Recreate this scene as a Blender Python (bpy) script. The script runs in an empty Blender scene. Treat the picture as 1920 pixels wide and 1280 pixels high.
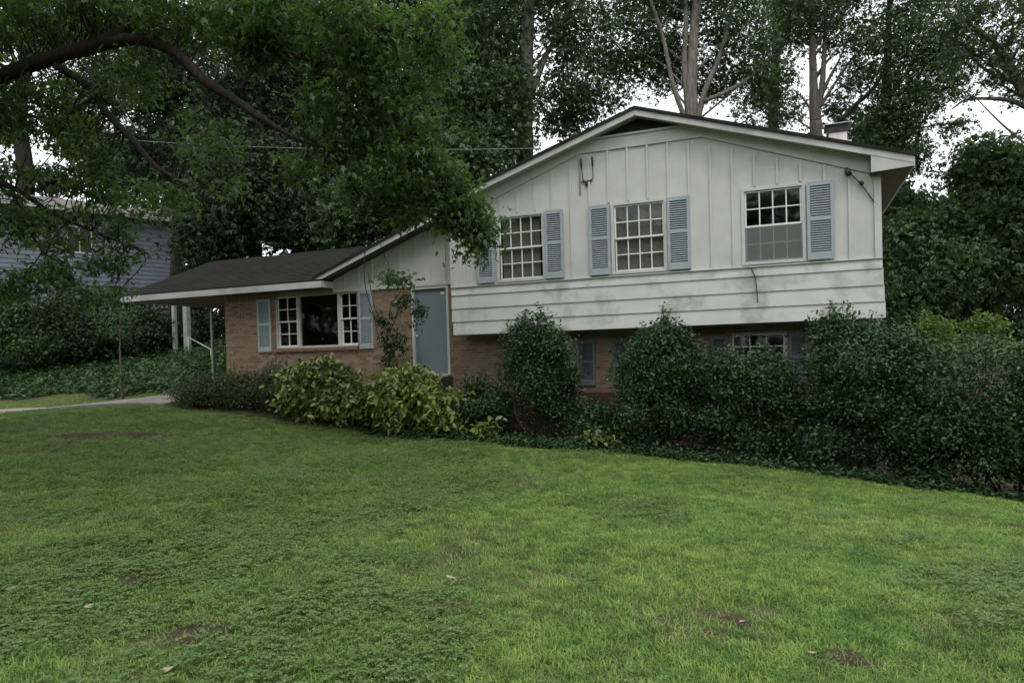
# Split-level house behind a lawn, overcast daylight.
# World axes: X along the house front (right), Y away from the street, Z up; Z = 0 is the photographer's eye level.
import bpy, math, random
import numpy as np
from mathutils import Matrix, Vector

# ------------------------------------------------------------------ camera, sky, sun, exposure
scene = bpy.context.scene
COL = scene.collection
FPX, CYP = 1308.0, 684.5                      # focal length and principal row, in pixels of a 1920 x 1280 frame
YAW, PITCH, ROLL = 0.3858, -0.0147, 0.0279
CAM = np.array([7.1455, -14.129, 0.0])
_fw = np.array([-math.sin(YAW) * math.cos(PITCH), math.cos(YAW) * math.cos(PITCH), math.sin(PITCH)])
_r = np.array([math.cos(YAW), math.sin(YAW), 0.0])
_u = np.cross(_r, _fw)
RT = math.cos(ROLL) * _r - math.sin(ROLL) * _u
UP = math.sin(ROLL) * _r + math.cos(ROLL) * _u
FW = _fw
cd = bpy.data.cameras.new('camera')
cam = bpy.data.objects.new('camera', cd)
COL.objects.link(cam)
M = Matrix.Identity(4)
for i in range(3):
    M[i][0], M[i][1], M[i][2], M[i][3] = RT[i], UP[i], -FW[i], CAM[i]
cam.matrix_world = M
cd.sensor_width = 36.0
cd.sensor_fit = 'HORIZONTAL'
cd.lens = FPX / 1920 * 36
cd.shift_y = (CYP - 640) / 1920
cd.clip_start, cd.clip_end = 0.1, 2000
scene.camera = cam

SUN_EL, SUN_AZ = math.radians(58), math.radians(150)     # azimuth clockwise from +Y: high, behind the camera to the right
w = bpy.data.worlds.new('World')
scene.world = w
w.use_nodes = True
nt = w.node_tree
nt.nodes.clear()
n_out = nt.nodes.new('ShaderNodeOutputWorld')
n_bg = nt.nodes.new('ShaderNodeBackground')
n_sky = nt.nodes.new('ShaderNodeTexSky')
n_sky.sky_type = 'NISHITA'
n_sky.sun_disc = False
n_sky.sun_elevation = SUN_EL
n_sky.sun_rotation = SUN_AZ
n_sky.dust_density = 3.0
n_hsv = nt.nodes.new('ShaderNodeHueSaturation')
n_hsv.inputs['Saturation'].default_value = 0.12
n_mix = nt.nodes.new('ShaderNodeMix')
n_mix.data_type = 'RGBA'
n_mix.inputs[0].default_value = 0.86          # closed, even cloud deck
n_mix.inputs[7].default_value = (11.6, 12.1, 12.5, 1)
nt.links.new(n_sky.outputs[0], n_hsv.inputs['Color'])
nt.links.new(n_hsv.outputs[0], n_mix.inputs[6])
nt.links.new(n_mix.outputs[2], n_bg.inputs[0])
n_bg.inputs[1].default_value = 0.11
nt.links.new(n_bg.outputs[0], n_out.inputs[0])

sd = bpy.data.lights.new('sun', 'SUN')
sd.energy = 0.9
sd.angle = math.radians(25)
sd.color = (1.0, 0.97, 0.92)
sun = bpy.data.objects.new('sun', sd)
COL.objects.link(sun)
sdir = Vector((math.sin(SUN_AZ) * math.cos(SUN_EL), math.cos(SUN_AZ) * math.cos(SUN_EL), math.sin(SUN_EL)))
sun.rotation_euler = sdir.to_track_quat('Z', 'Y').to_euler()
sun.location = (0, -10, 40)

vs = scene.view_settings
vs.view_transform = 'Standard'
vs.look = 'None'
vs.exposure = 0.3
vs.gamma = 1.0
vs.use_curve_mapping = False
scene.cycles.use_denoising = True
scene.cycles.max_bounces = 6
scene.cycles.diffuse_bounces = 3
scene.cycles.transparent_max_bounces = 12
scene.cycles.sample_clamp_indirect = 4.0

random.seed(7)
RNG = np.random.default_rng(11)


# ------------------------------------------------------------------ pixels to points
def ray(u, v):
    return FW + RT * (u - 960) / FPX - UP * (v - CYP) / FPX


def P(u, v, t):
    """point seen at pixel (u, v) at a forward distance of t metres"""
    return CAM + ray(u, v) * t


def onY(u, v, Y):
    d = ray(u, v)
    return CAM + d * ((Y - CAM[1]) / d[1])


# ------------------------------------------------------------------ materials
MATS = {}


def mat(name, c1, c2=None, scale=3.0, rough=0.7, bump=0.0, bscale=40.0, spec=0.3, detail=4.0, stretch=None, c3=None, s3=0.6):
    m = bpy.data.materials.new(name)
    m.use_nodes = True
    t = m.node_tree
    b = t.nodes['Principled BSDF']
    b.inputs['Roughness'].default_value = rough
    b.inputs['Specular IOR Level'].default_value = spec
    geo = t.nodes.new('ShaderNodeNewGeometry')
    vec = geo.outputs['Position']
    if stretch:
        mp = t.nodes.new('ShaderNodeMapping')
        mp.inputs['Scale'].default_value = stretch
        t.links.new(vec, mp.inputs[0])
        vec = mp.outputs[0]
    if c2 is None:
        b.inputs['Base Color'].default_value = (*c1, 1)
    else:
        n = t.nodes.new('ShaderNodeTexNoise')
        n.inputs['Scale'].default_value = scale
        n.inputs['Detail'].default_value = detail
        t.links.new(vec, n.inputs['Vector'])
        r = t.nodes.new('ShaderNodeValToRGB')
        r.color_ramp.elements[0].position = 0.35
        r.color_ramp.elements[1].position = 0.65
        r.color_ramp.elements[0].color = (*c1, 1)
        r.color_ramp.elements[1].color = (*c2, 1)
        t.links.new(n.outputs['Fac'], r.inputs[0])
        out = r.outputs[0]
        if c3 is not None:          # separate larger stains with a shape of their own
            n3 = t.nodes.new('ShaderNodeTexNoise')
            n3.inputs['Scale'].default_value = s3
            n3.inputs['Detail'].default_value = 8
            n3.inputs['Roughness'].default_value = 0.65
            t.links.new(vec, n3.inputs['Vector'])
            r3 = t.nodes.new('ShaderNodeValToRGB')
            r3.color_ramp.elements[0].position = 0.50
            r3.color_ramp.elements[1].position = 0.68
            t.links.new(n3.outputs['Fac'], r3.inputs[0])
            mx = t.nodes.new('ShaderNodeMix')
            mx.data_type = 'RGBA'
            t.links.new(r3.outputs[0], mx.inputs[0])
            t.links.new(out, mx.inputs[6])
            mx.inputs[7].default_value = (*c3, 1)
            out = mx.outputs[2]
        t.links.new(out, b.inputs['Base Color'])
    if bump:
        nb = t.nodes.new('ShaderNodeTexNoise')
        nb.inputs['Scale'].default_value = bscale
        nb.inputs['Detail'].default_value = 5
        t.links.new(vec, nb.inputs['Vector'])
        bp = t.nodes.new('ShaderNodeBump')
        bp.inputs['Strength'].default_value = bump
        bp.inputs['Distance'].default_value = 0.02
        t.links.new(nb.outputs['Fac'], bp.inputs['Height'])
        t.links.new(bp.outputs[0], b.inputs['Normal'])
    MATS[name] = m
    return m


def leafmat(name, dark, light, rough=0.45, transl=0.3, spec=0.4, patches=None, pscale=0.35):
    """leaf colour from the per-leaf attribute 'tint'"""
    m = bpy.data.materials.new(name)
    m.use_nodes = True
    t = m.node_tree
    b = t.nodes['Principled BSDF']
    b.inputs['Roughness'].default_value = rough
    b.inputs['Specular IOR Level'].default_value = spec
    a = t.nodes.new('ShaderNodeAttribute')
    a.attribute_name = 'tint'
    r = t.nodes.new('ShaderNodeValToRGB')
    r.color_ramp.elements[0].color = (*dark, 1)
    r.color_ramp.elements[1].color = (*light, 1)
    t.links.new(a.outputs['Fac'], r.inputs[0])
    tr = t.nodes.new('ShaderNodeBsdfTranslucent')
    mul = t.nodes.new('ShaderNodeMix')
    mul.data_type = 'RGBA'
    mul.blend_type = 'MULTIPLY'
    mul.inputs[0].default_value = 1.0
    mul.inputs[7].default_value = (1.15, 1.2, 0.6, 1)
    t.links.new(r.outputs[0], b.inputs['Base Color'])
    t.links.new(r.outputs[0], mul.inputs[6])
    t.links.new(mul.outputs[2], tr.inputs[0])
    ms = t.nodes.new('ShaderNodeMixShader')
    ms.inputs[0].default_value = transl
    t.links.new(b.outputs[0], ms.inputs[1])
    t.links.new(tr.outputs[0], ms.inputs[2])
    t.links.new(ms.outputs[0], t.nodes['Material Output'].inputs[0])
    MATS[name] = m
    return m


mat('white_siding', (0.52, 0.515, 0.48), (0.57, 0.568, 0.53), 2.5, 0.6, 0.06, 60, c3=(0.43, 0.435, 0.40), s3=0.5)
mat('lap_paint', (0.515, 0.52, 0.495), (0.565, 0.57, 0.545), 1.6, 0.6, 0.06, 50, c3=(0.27, 0.295, 0.235), s3=1.3)
mat('white_trim', (0.49, 0.49, 0.465), (0.56, 0.56, 0.535), 4, 0.55, 0.08, 60)
mat('fascia_paint', (0.45, 0.45, 0.43), (0.52, 0.52, 0.50), 3, 0.55, 0.1, 50, c3=(0.36, 0.36, 0.33), s3=0.9)
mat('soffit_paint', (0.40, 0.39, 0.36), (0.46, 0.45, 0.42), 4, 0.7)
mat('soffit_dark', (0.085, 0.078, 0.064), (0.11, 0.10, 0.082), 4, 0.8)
mat('sash_white', (0.74, 0.74, 0.70), (0.79, 0.79, 0.76), 8, 0.45)
mat('shutter_blue', (0.31, 0.35, 0.38), (0.35, 0.39, 0.42), 6, 0.5, 0.05, 80)
mat('shutter_grey', (0.10, 0.128, 0.13), (0.125, 0.15, 0.152), 6, 0.55)
mat('door_blue', (0.16, 0.205, 0.22), (0.18, 0.225, 0.24), 3, 0.3, spec=0.5)
mat('shingle', (0.019, 0.0182, 0.0175), (0.032, 0.030, 0.028), 5, 0.95, 0.6, 120, spec=0.1, c3=(0.034, 0.035, 0.024), s3=0.5)
mat('mortar', (0.30, 0.27, 0.23), (0.38, 0.34, 0.29), 12, 0.9, 0.3, 80)
mat('brick_sill', (0.20, 0.105, 0.08), (0.26, 0.145, 0.11), 9, 0.85, 0.3, 90)
mat('shaded_foundation', (0.060, 0.036, 0.026), (0.095, 0.058, 0.042), 3, 0.95, 0.5, 40, c3=(0.04, 0.03, 0.022), s3=1.2)  # brown darkened to carry the shade at the foot of the wall
mat('concrete', (0.235, 0.205, 0.175), (0.31, 0.275, 0.24), 1.5, 0.85, 0.3, 40, c3=(0.25, 0.22, 0.18), s3=0.6)
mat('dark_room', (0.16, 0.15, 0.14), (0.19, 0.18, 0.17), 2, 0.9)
mat('blind', (0.24, 0.22, 0.175), (0.29, 0.265, 0.215), 5, 0.6)
mat('curtain', (0.22, 0.12, 0.07), (0.27, 0.15, 0.09), 5, 0.8)
mat('vent_dark', (0.045, 0.043, 0.04), (0.06, 0.058, 0.052), 6, 0.8)
mat('chimney_white', (0.66, 0.60, 0.57), (0.74, 0.69, 0.66), 6, 0.7, 0.2, 40)
mat('metal_dark', (0.03, 0.03, 0.03), (0.05, 0.05, 0.047), 10, 0.5)
mat('metal_grey', (0.42, 0.43, 0.42), (0.5, 0.5, 0.49), 10, 0.45)
mat('post_paint', (0.27, 0.30, 0.27), (0.34, 0.37, 0.34), 6, 0.6)
mat('cable_black', (0.03, 0.03, 0.03), None, rough=0.5)
mat('cable_white', (0.26, 0.27, 0.26), None, rough=0.5)
mat('bark_dark', (0.020, 0.016, 0.013), (0.042, 0.034, 0.028), 6, 0.95, 1.0, 25, stretch=(3, 3, 0.6))
mat('bark_tan', (0.105, 0.093, 0.078), (0.205, 0.187, 0.163), 5, 0.9, 0.8, 22, stretch=(2.5, 2.5, 0.5))
mat('bark_mid', (0.085, 0.075, 0.065), (0.15, 0.135, 0.115), 5, 0.9, 0.8, 22, stretch=(3, 3, 0.6))
mat('stem_brown', (0.05, 0.038, 0.027), (0.09, 0.07, 0.05), 10, 0.9)
mat('soil', (0.040, 0.026, 0.016), (0.070, 0.046, 0.029), 4, 0.95, 0.8, 30)
mat('neighbour_blue', (0.14, 0.165, 0.20), (0.17, 0.195, 0.23), 1.2, 0.6, c3=(0.12, 0.145, 0.17), s3=0.8)
mat('neighbour_roof', (0.15, 0.14, 0.125), (0.20, 0.185, 0.165), 3, 0.9, 0.4, 60)
mat('dry_leaf', (0.27, 0.22, 0.16), (0.38, 0.33, 0.26), 20, 0.7)

# brick: one colour per brick
m = mat('brick', (0.2, 0.13, 0.09), (0.30, 0.2, 0.13), 3.0, 0.85, 0.35, 70)
t = m.node_tree
oi = t.nodes.new('ShaderNodeAttribute')
oi.attribute_name = 'tint'
oi2 = t.nodes.new('ShaderNodeObjectInfo')
ad = t.nodes.new('ShaderNodeMath')
ad.operation = 'ADD'
fr = t.nodes.new('ShaderNodeMath')
fr.operation = 'FRACT'
t.links.new(oi.outputs['Fac'], ad.inputs[0])
t.links.new(oi2.outputs['Random'], ad.inputs[1])
t.links.new(ad.outputs[0], fr.inputs[0])
rb = t.nodes.new('ShaderNodeValToRGB')
cr = rb.color_ramp
cr.elements[0].color = (0.20, 0.115, 0.08, 1)
cr.elements[1].color = (0.33, 0.245, 0.165, 1)
for p_, c_ in ((0.3, (0.265, 0.19, 0.12, 1)), (0.6, (0.295, 0.215, 0.135, 1)), (0.8, (0.22, 0.145, 0.105, 1))):
    e_ = cr.elements.new(p_)
    e_.color = c_
t.links.new(fr.outputs[0], rb.inputs[0])
t.links.new(rb.outputs[0], t.nodes['Principled BSDF'].inputs['Base Color'])

# glass: clear pane that mirrors its surroundings
m = bpy.data.materials.new('glass')
m.use_nodes = True
t = m.node_tree
t.nodes.remove(t.nodes['Principled BSDF'])
g1 = t.nodes.new('ShaderNodeBsdfTransparent')
g1.inputs[0].default_value = (0.86, 0.9, 0.88, 1)
g2 = t.nodes.new('ShaderNodeBsdfGlossy')
g2.inputs['Roughness'].default_value = 0.03
gg_ = t.nodes.new('ShaderNodeNewGeometry')
dt = t.nodes.new('ShaderNodeVectorMath')
dt.operation = 'DOT_PRODUCT'
t.links.new(gg_.outputs['Incoming'], dt.inputs[0])
t.links.new(gg_.outputs['Normal'], dt.inputs[1])
prev = dt.outputs['Value']
for op_, v_ in (('ABSOLUTE', 0), ('SUBTRACT', 1.0), ('POWER', 5.0), ('MULTIPLY', 0.95), ('ADD', 0.05)):
    q_ = t.nodes.new('ShaderNodeMath')
    q_.operation = op_
    if op_ == 'SUBTRACT':
        q_.inputs[0].default_value = 1.0
        t.links.new(prev, q_.inputs[1])
    else:
        t.links.new(prev, q_.inputs[0])
        q_.inputs[1].default_value = v_
    prev = q_.outputs[0]
fz = q_
nz = t.nodes.new('ShaderNodeTexNoise')
nz.inputs['Scale'].default_value = 2.2
bz = t.nodes.new('ShaderNodeBump')
bz.inputs['Strength'].default_value = 0.06
t.links.new(nz.outputs['Fac'], bz.inputs['Height'])
t.links.new(bz.outputs[0], g2.inputs['Normal'])
gm = t.nodes.new('ShaderNodeMixShader')
t.links.new(fz.outputs[0], gm.inputs[0])
t.links.new(g1.outputs[0], gm.inputs[1])
t.links.new(g2.outputs[0], gm.inputs[2])
t.links.new(gm.outputs[0], t.nodes['Material Output'].inputs[0])
MATS['glass'] = m
# insect screen: fine mesh, half open
m = bpy.data.materials.new('screen')
m.use_nodes = True
t = m.node_tree
b = t.nodes['Principled BSDF']
b.inputs['Base Color'].default_value = (0.20, 0.21, 0.20, 1)
b.inputs['Alpha'].default_value = 0.42
MATS['screen'] = m

leafmat('leaf_shade_tree', (0.044, 0.098, 0.032), (0.130, 0.215, 0.074), 0.42, 0.5, 0.55)
leafmat('leaf_back', (0.028, 0.062, 0.024), (0.084, 0.140, 0.048), 0.6, 0.25)
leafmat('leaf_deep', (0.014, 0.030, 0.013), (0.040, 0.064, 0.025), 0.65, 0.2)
leafmat('leaf_right', (0.028, 0.066, 0.024), (0.085, 0.152, 0.050), 0.55, 0.28)
leafmat('leaf_lime', (0.07, 0.13, 0.025), (0.16, 0.24, 0.055), 0.5, 0.4)
leafmat('leaf_holly', (0.016, 0.042, 0.016), (0.064, 0.132, 0.046), 0.5, 0.12, 0.32)
leafmat('leaf_aucuba', (0.045, 0.090, 0.022), (0.30, 0.34, 0.085), 0.32, 0.2, 0.5)
leafmat('leaf_juniper', (0.030, 0.048, 0.018), (0.090, 0.112, 0.044), 0.7, 0.15)
leafmat('leaf_vine', (0.022, 0.048, 0.016), (0.06, 0.105, 0.035), 0.4, 0.3)
leafmat('leaf_ivy', (0.026, 0.066, 0.024), (0.08, 0.155, 0.052), 0.4, 0.2, 0.5)

# ------------------------------------------------------------------ object helpers
WORLD = {}       # object -> world translation of things (parts carry world coordinates)


def tag(o, label=None, cat=None, group=None, kind=None):
    for k, v in (('label', label), ('category', cat), ('group', group), ('kind', kind)):
        if v is not None:
            o[k] = v
    return o


def thing(name, loc, label, cat, group=None):
    o = bpy.data.objects.new(name, None)
    o.empty_display_size = 0.3
    o.location = loc
    COL.objects.link(o)
    WORLD[o.name] = Vector(loc)
    return tag(o, label, cat, group)


def adopt(o, parent):
    if parent is not None:
        o.parent = parent
        if parent.name in WORLD:
            o.matrix_parent_inverse = Matrix.Translation(-WORLD[parent.name])
    return o


def mesh_obj(name, me, mat_=None, parent=None, loc=None):
    o = bpy.data.objects.new(name, me)
    if loc is not None:
        o.location = loc
    COL.objects.link(o)
    if mat_ and not me.materials:
        me.materials.append(MATS[mat_])
    return adopt(o, parent)


class MB:
    """collects faces into one mesh"""
    def __init__(s):
        s.v, s.f, s.t = [], [], []

    def poly(s, pts, faces, tint=0.0):
        b0 = len(s.v)
        s.v += [tuple(float(c) for c in p) for p in pts]
        s.f += [tuple(b0 + i for i in f) for f in faces]
        s.t += [tint] * len(faces)
        return s

    def box(s, x0, x1, y0, y1, z0, z1, tint=0.0):
        return s.poly([(x0, y0, z0), (x1, y0, z0), (x1, y1, z0), (x0, y1, z0), (x0, y0, z1), (x1, y0, z1), (x1, y1, z1), (x0, y1, z1)],
                      [(0, 3, 2, 1), (4, 5, 6, 7), (0, 1, 5, 4), (1, 2, 6, 5), (2, 3, 7, 6), (3, 0, 4, 7)], tint)

    def prism(s, pts, ax, a0, a1):
        """polygon pts (2-D, counter-clockwise seen against the axis) extruded along axis ax ('y' or 'x')"""
        n = len(pts)
        if ax == 'y':
            V = [(p[0], a0, p[1]) for p in pts] + [(p[0], a1, p[1]) for p in pts]
        elif ax == 'x':
            V = [(a0, p[0], p[1]) for p in pts] + [(a1, p[0], p[1]) for p in pts]
        else:
            V = [(p[0], p[1], a0) for p in pts] + [(p[0], p[1], a1) for p in pts]
        F = [tuple(range(n)), tuple(range(2 * n - 1, n - 1, -1))]
        F += [(i, i + n, (i + 1) % n + n, (i + 1) % n) for i in range(n)]
        return s.poly(V, F)

    def holed(s, x0, x1, z0, z1, y0, y1, holes):
        """wall slab with rectangular holes (hx0, hx1, hz0, hz1)"""
        xs = sorted({x0, x1, *[h for H in holes for h in H[:2]]})
        zs = sorted({z0, z1, *[h for H in holes for h in H[2:]]})
        for i in range(len(xs) - 1):
            for j in range(len(zs) - 1):
                cx, cz = (xs[i] + xs[i + 1]) / 2, (zs[j] + zs[j + 1]) / 2
                if not any(H[0] < cx < H[1] and H[2] < cz < H[3] for H in holes):
                    s.box(xs[i], xs[i + 1], y0, y1, zs[j], zs[j + 1])
        return s

    def tube(s, pts, radii, seg=8, wob=0.0):
        pts = [Vector(p) for p in pts]
        b0 = len(s.v)
        ref = Vector((0.31, 0.17, 0.94))
        for i, p in enumerate(pts):
            d = (pts[min(i + 1, len(pts) - 1)] - pts[max(i - 1, 0)]).normalized()
            a = d.cross(ref)
            if a.length < 0.2:
                a = d.cross(Vector((1, 0, 0)))
            a.normalize()
            c = d.cross(a)
            for k in range(seg):
                th = 2 * math.pi * k / seg
                r = radii[i] * (1 + wob * random.uniform(-1, 1))
                s.v.append(tuple(p + a * (r * math.cos(th)) + c * (r * math.sin(th))))
        for i in range(len(pts) - 1):
            for k in range(seg):
                s.f.append((b0 + i * seg + k, b0 + i * seg + (k + 1) % seg, b0 + (i + 1) * seg + (k + 1) % seg, b0 + (i + 1) * seg + k))
                s.t.append(0.0)
        s.f.append(tuple(b0 + k for k in range(seg))[::-1])
        s.f.append(tuple(b0 + (len(pts) - 1) * seg + k for k in range(seg)))
        s.t += [0.0, 0.0]
        return s

    def mesh(s, name, smooth=False, tint=False, recalc=True):
        me = bpy.data.meshes.new(name)
        me.from_pydata(s.v, [], s.f)
        if recalc:
            import bmesh
            bm = bmesh.new()
            bm.from_mesh(me)
            bmesh.ops.recalc_face_normals(bm, faces=bm.faces)
            bm.to_mesh(me)
            bm.free()
        if smooth:
            me.polygons.foreach_set('use_smooth', [True] * len(me.polygons))
        if tint:
            a = me.attributes.new('tint', 'FLOAT', 'FACE')
            a.data.foreach_set('value', s.t)
        me.update()
        return me

    def build(s, name, mat_, parent=None, smooth=False, tint=False, kind=None):
        o = mesh_obj(name, s.mesh(name, smooth, tint), mat_, parent)
        if kind:
            o['kind'] = kind
        return o


def box(name, x0, x1, y0, y1, z0, z1, mat_, parent=None, bevel=0.0):
    o = MB().box(x0, x1, y0, y1, z0, z1).build(name, mat_, parent)
    if bevel:
        md = o.modifiers.new('bevel', 'BEVEL')
        md.width = bevel
        md.segments = 2
    return o


def spline(pts, n=6):
    """Catmull-Rom through 3-D points (with optional radius as 4th value)"""
    p = np.array(pts, float)
    p = np.vstack([2 * p[0] - p[1], p, 2 * p[-1] - p[-2]])
    out = []
    for i in range(1, len(p) - 2):
        for k in range(n):
            t_ = k / n
            out.append(0.5 * (2 * p[i] + (p[i + 1] - p[i - 1]) * t_ + (2 * p[i - 1] - 5 * p[i] + 4 * p[i + 1] - p[i + 2]) * t_ ** 2
                              + (3 * p[i] - p[i - 1] - 3 * p[i + 1] + p[i + 2]) * t_ ** 3))
    out.append(p[-2])
    return np.array(out)


def branch(name, pts, mat_, parent, seg=8, n=5, wob=0.06):
    q = spline(pts, n)
    return MB().tube(q[:, :3], np.maximum(q[:, 3], 0.003), seg, wob).build(name, mat_, parent, smooth=True)


# leaf outlines: x along the leaf, y across, z up; (vertices, faces)
LEAF_SIMPLE = (np.array([(0, 0, 0), (0.45, 0.27, 0.07), (1, 0, -0.08), (0.45, -0.27, 0.07)]), [(0, 2, 1), (0, 3, 2)])
LEAF_OVAL = (np.array([(0, 0, 0), (0.25, 0.2, 0.05), (0.65, 0.22, 0.04), (1, 0, -0.12), (0.65, -0.22, 0.04), (0.25, -0.2, 0.05), (0.5, 0, -0.01)]),
             [(0, 6, 1), (1, 6, 2), (2, 6, 3), (0, 5, 6), (5, 4, 6), (4, 3, 6)])
_lob = [(0, 0, 0), (0.10, 0.20, -0.05), (0.30, 0.13, 0.03), (0.56, 0.34, -0.08), (0.60, 0.12, 0.04), (1.05, 0, -0.16), (0.60, -0.12, 0.04), (0.56, -0.34, -0.08), (0.30, -0.13, 0.03), (0.10, -0.20, -0.05)]
LEAF_LOBED = (np.array(_lob), [(0, 2, 1), (0, 4, 2), (2, 4, 3), (0, 5, 4), (0, 6, 5), (0, 8, 6), (8, 7, 6), (0, 9, 8)])
LEAF_CLUMP = (np.array([(-.1, 0, 0), (.35, .33, .1), (.9, .1, -.1), (.45, -.1, .0), (0, -.1, .1), (.3, -.5, 0), (.75, -.42, -.15), (.4, -.2, .1)]), [(0, 3, 1), (1, 3, 2), (4, 5, 7), (5, 6, 7)])
LEAF_NEEDLE = (np.array([(0, 0.035, 0), (1, 0.0, 0), (0, -0.035, 0), (0, 0, 0.05)]), [(0, 2, 1), (0, 1, 3)])


def leaves(name, centers, size, shape, mat_, parent, droop=0.35, spread=0.6, tint=None, heading=None, rng=RNG, jitter=0.3, kind=None):
    """one mesh of many small leaves"""
    c = np.asarray(centers, float)
    N = len(c)
    V, F = shape
    yaw = rng.uniform(0, 2 * np.pi, N) if heading is None else heading + rng.normal(0, 0.5, N)
    pit = -droop + rng.normal(0, spread * 0.7, N)
    rol = rng.normal(0, spread, N)
    s = size * rng.uniform(1 - jitter, 1 + jitter, N)
    cy, sy, cp, sp, cr_, sr = np.cos(yaw), np.sin(yaw), np.cos(pit), np.sin(pit), np.cos(rol), np.sin(rol)
    ex = np.stack([cy * cp, sy * cp, sp], 1)
    side = np.stack([-sy, cy, np.zeros(N)], 1)
    nor = np.cross(ex, side)
    ey = side * cr_[:, None] + nor * sr[:, None]
    ez = np.cross(ex, ey)
    vv = c[:, None, :] + s[:, None, None] * (V[None, :, 0, None] * ex[:, None] + V[None, :, 1, None] * ey[:, None] + V[None, :, 2, None] * ez[:, None])
    vv = vv.reshape(-1, 3).astype(np.float32)
    k = len(V)
    F = np.array(F, np.int32)
    ff = (F[None] + (np.arange(N, dtype=np.int32) * k)[:, None, None]).reshape(-1, 3)
    me = bpy.data.meshes.new(name)
    me.vertices.add(len(vv))
    me.vertices.foreach_set('co', vv.ravel())
    me.loops.add(ff.size)
    me.loops.foreach_set('vertex_index', ff.ravel())
    me.polygons.add(len(ff))
    me.polygons.foreach_set('loop_start', np.arange(0, ff.size, 3, dtype=np.int32))
    me.update(calc_edges=True)
    if tint is None:
        tint = np.clip(rng.normal(0.45, 0.25, N), 0, 1)
    a = me.attributes.new('tint', 'FLOAT', 'FACE')
    a.data.foreach_set('value', np.repeat(np.asarray(tint, np.float32), len(F)))
    o = mesh_obj(name, me, mat_, parent)
    if kind:
        o['kind'] = kind
    return o


def in_ball(n, rng=RNG, shell=0.0):
    d = rng.normal(size=(n, 3))
    d /= np.linalg.norm(d, axis=1)[:, None]
    r = rng.uniform(shell ** 3, 1, n) ** (1 / 3)
    return d * r[:, None]


def sprays(blobs, per, leaf_n, radius, rng=RNG, flat=0.45, shell=0.2):
    """leaf positions in clumps: blobs = (centre xyz, (rx, ry, rz), weight); returns points, clump tint"""
    pts, tnt, cen = [], [], []
    for c, r, wgt in blobs:
        n = max(1, int(per * wgt))
        cc = np.array(c) + in_ball(n, rng, shell) * np.array(r)
        cen.append(cc)
        k = rng.poisson(leaf_n, n) + 2
        idx = np.repeat(np.arange(n), k)
        off = rng.normal(0, 1, (len(idx), 3)) * np.array([radius, radius, radius * flat]) * rng.uniform(0.6, 1.4, n)[idx][:, None]
        pts.append(cc[idx] + off)
        ct = rng.normal(0, 0.18, n)
        tnt.append(np.clip(0.45 + ct[idx] + rng.normal(0, 0.2, len(idx)), 0, 1))
    return np.vstack(pts), np.concatenate(tnt), np.vstack(cen)


def pb(u, v, t, ru, rv, wgt, rd=None):
    """blob from a pixel, a forward distance and pixel radii"""
    k = t / FPX
    return (P(u, v, t), (ru * k, (rd if rd else 0.5 * (ru + rv) * k), rv * k), wgt)


# ------------------------------------------------------------------ ground
CTRL = np.array([
    (7.15, -14.1, -1.6), (3, -12, -1.6), (8, -10.2, -1.62), (12, -12, -1.85), (20, -14, -2.4), (-2, -14, -1.5), (7, -22, -1.7), (-8, -20, -1.7), (22, -24, -2.3),
    (10.1, -2.2, -2.33), (8.3, -2.2, -2.12), (6.35, -1.9, -1.96), (4.3, -1.7, -1.84), (1.6, -1.5, -1.73), (-1.2, -1.5, -1.62), (-3.8, -1.6, -1.3), (-6.5, -1.5, -1.14),
    (0, 0.6, -1.5), (8.6, 0.6, -2.3), (-7, 0.6, -0.98), (-3, 0.6, -1.12), (4.5, 0.6, -1.85),
    (-9.3, 1.0, -0.95), (-8, -1.2, -1.02), (-14.2, -1, -1.34), (-17.5, 1, -1.42), (-11, 3.5, -0.85), (-15, 3.4, -1.15), (-20, 3.4, -1.35),
    (-12, 6, -0.1), (-15, 6.5, 0.0), (-19, 6.5, -0.2), (-17, 8.5, 0.35), (-26, 8, 0.2), (-12, 9, 0.4), (-9, 8, -0.3), (-7, -6, -1.15), (-14, -6, -1.35), (-24, -8, -1.5),
    (0, 14, 0.3), (9, 13, -0.9), (20, 13, -1.6), (20, 0, -2.8), (14, -2, -2.65), (15, -8, -2.1), (-8, 16, 0.8), (-20, 20, 1.4), (10, 30, 0.4), (-40, -10, -1.4), (-40, 30, 1.8), (40, 30, -1.5), (40, -10, -3.4), (0, 50, 1.5), (0, -50, -2.0)])


def _tps(r):
    return np.where(r > 1e-9, r * r * np.log(r + 1e-12), 0.0)


_n = len(CTRL)
_K = _tps(np.linalg.norm(CTRL[:, None, :2] - CTRL[None, :, :2], axis=2)) + 0.6 * np.eye(_n)
_Pm = np.hstack([np.ones((_n, 1)), CTRL[:, :2]])
_A = np.block([[_K, _Pm], [_Pm.T, np.zeros((3, 3))]])
_W = np.linalg.solve(_A, np.concatenate([CTRL[:, 2], np.zeros(3)]))


def gz(x, y):
    x, y = np.asarray(x, float), np.asarray(y, float)
    sh = x.shape
    X = np.stack([np.clip(x, -42, 42).ravel(), np.clip(y, -48, 48).ravel()], 1)
    out = np.empty(len(X))
    for i in range(0, len(X), 4000):
        q = X[i:i + 4000]
        k = _tps(np.linalg.norm(q[:, None] - CTRL[None, :, :2], axis=2))
        out[i:i + 4000] = k @ _W[:_n] + _W[_n] + q @ _W[_n + 1:]
    return out.reshape(sh)


def g1z(x, y):
    return float(gz(np.array([x]), np.array([y]))[0])


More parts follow.
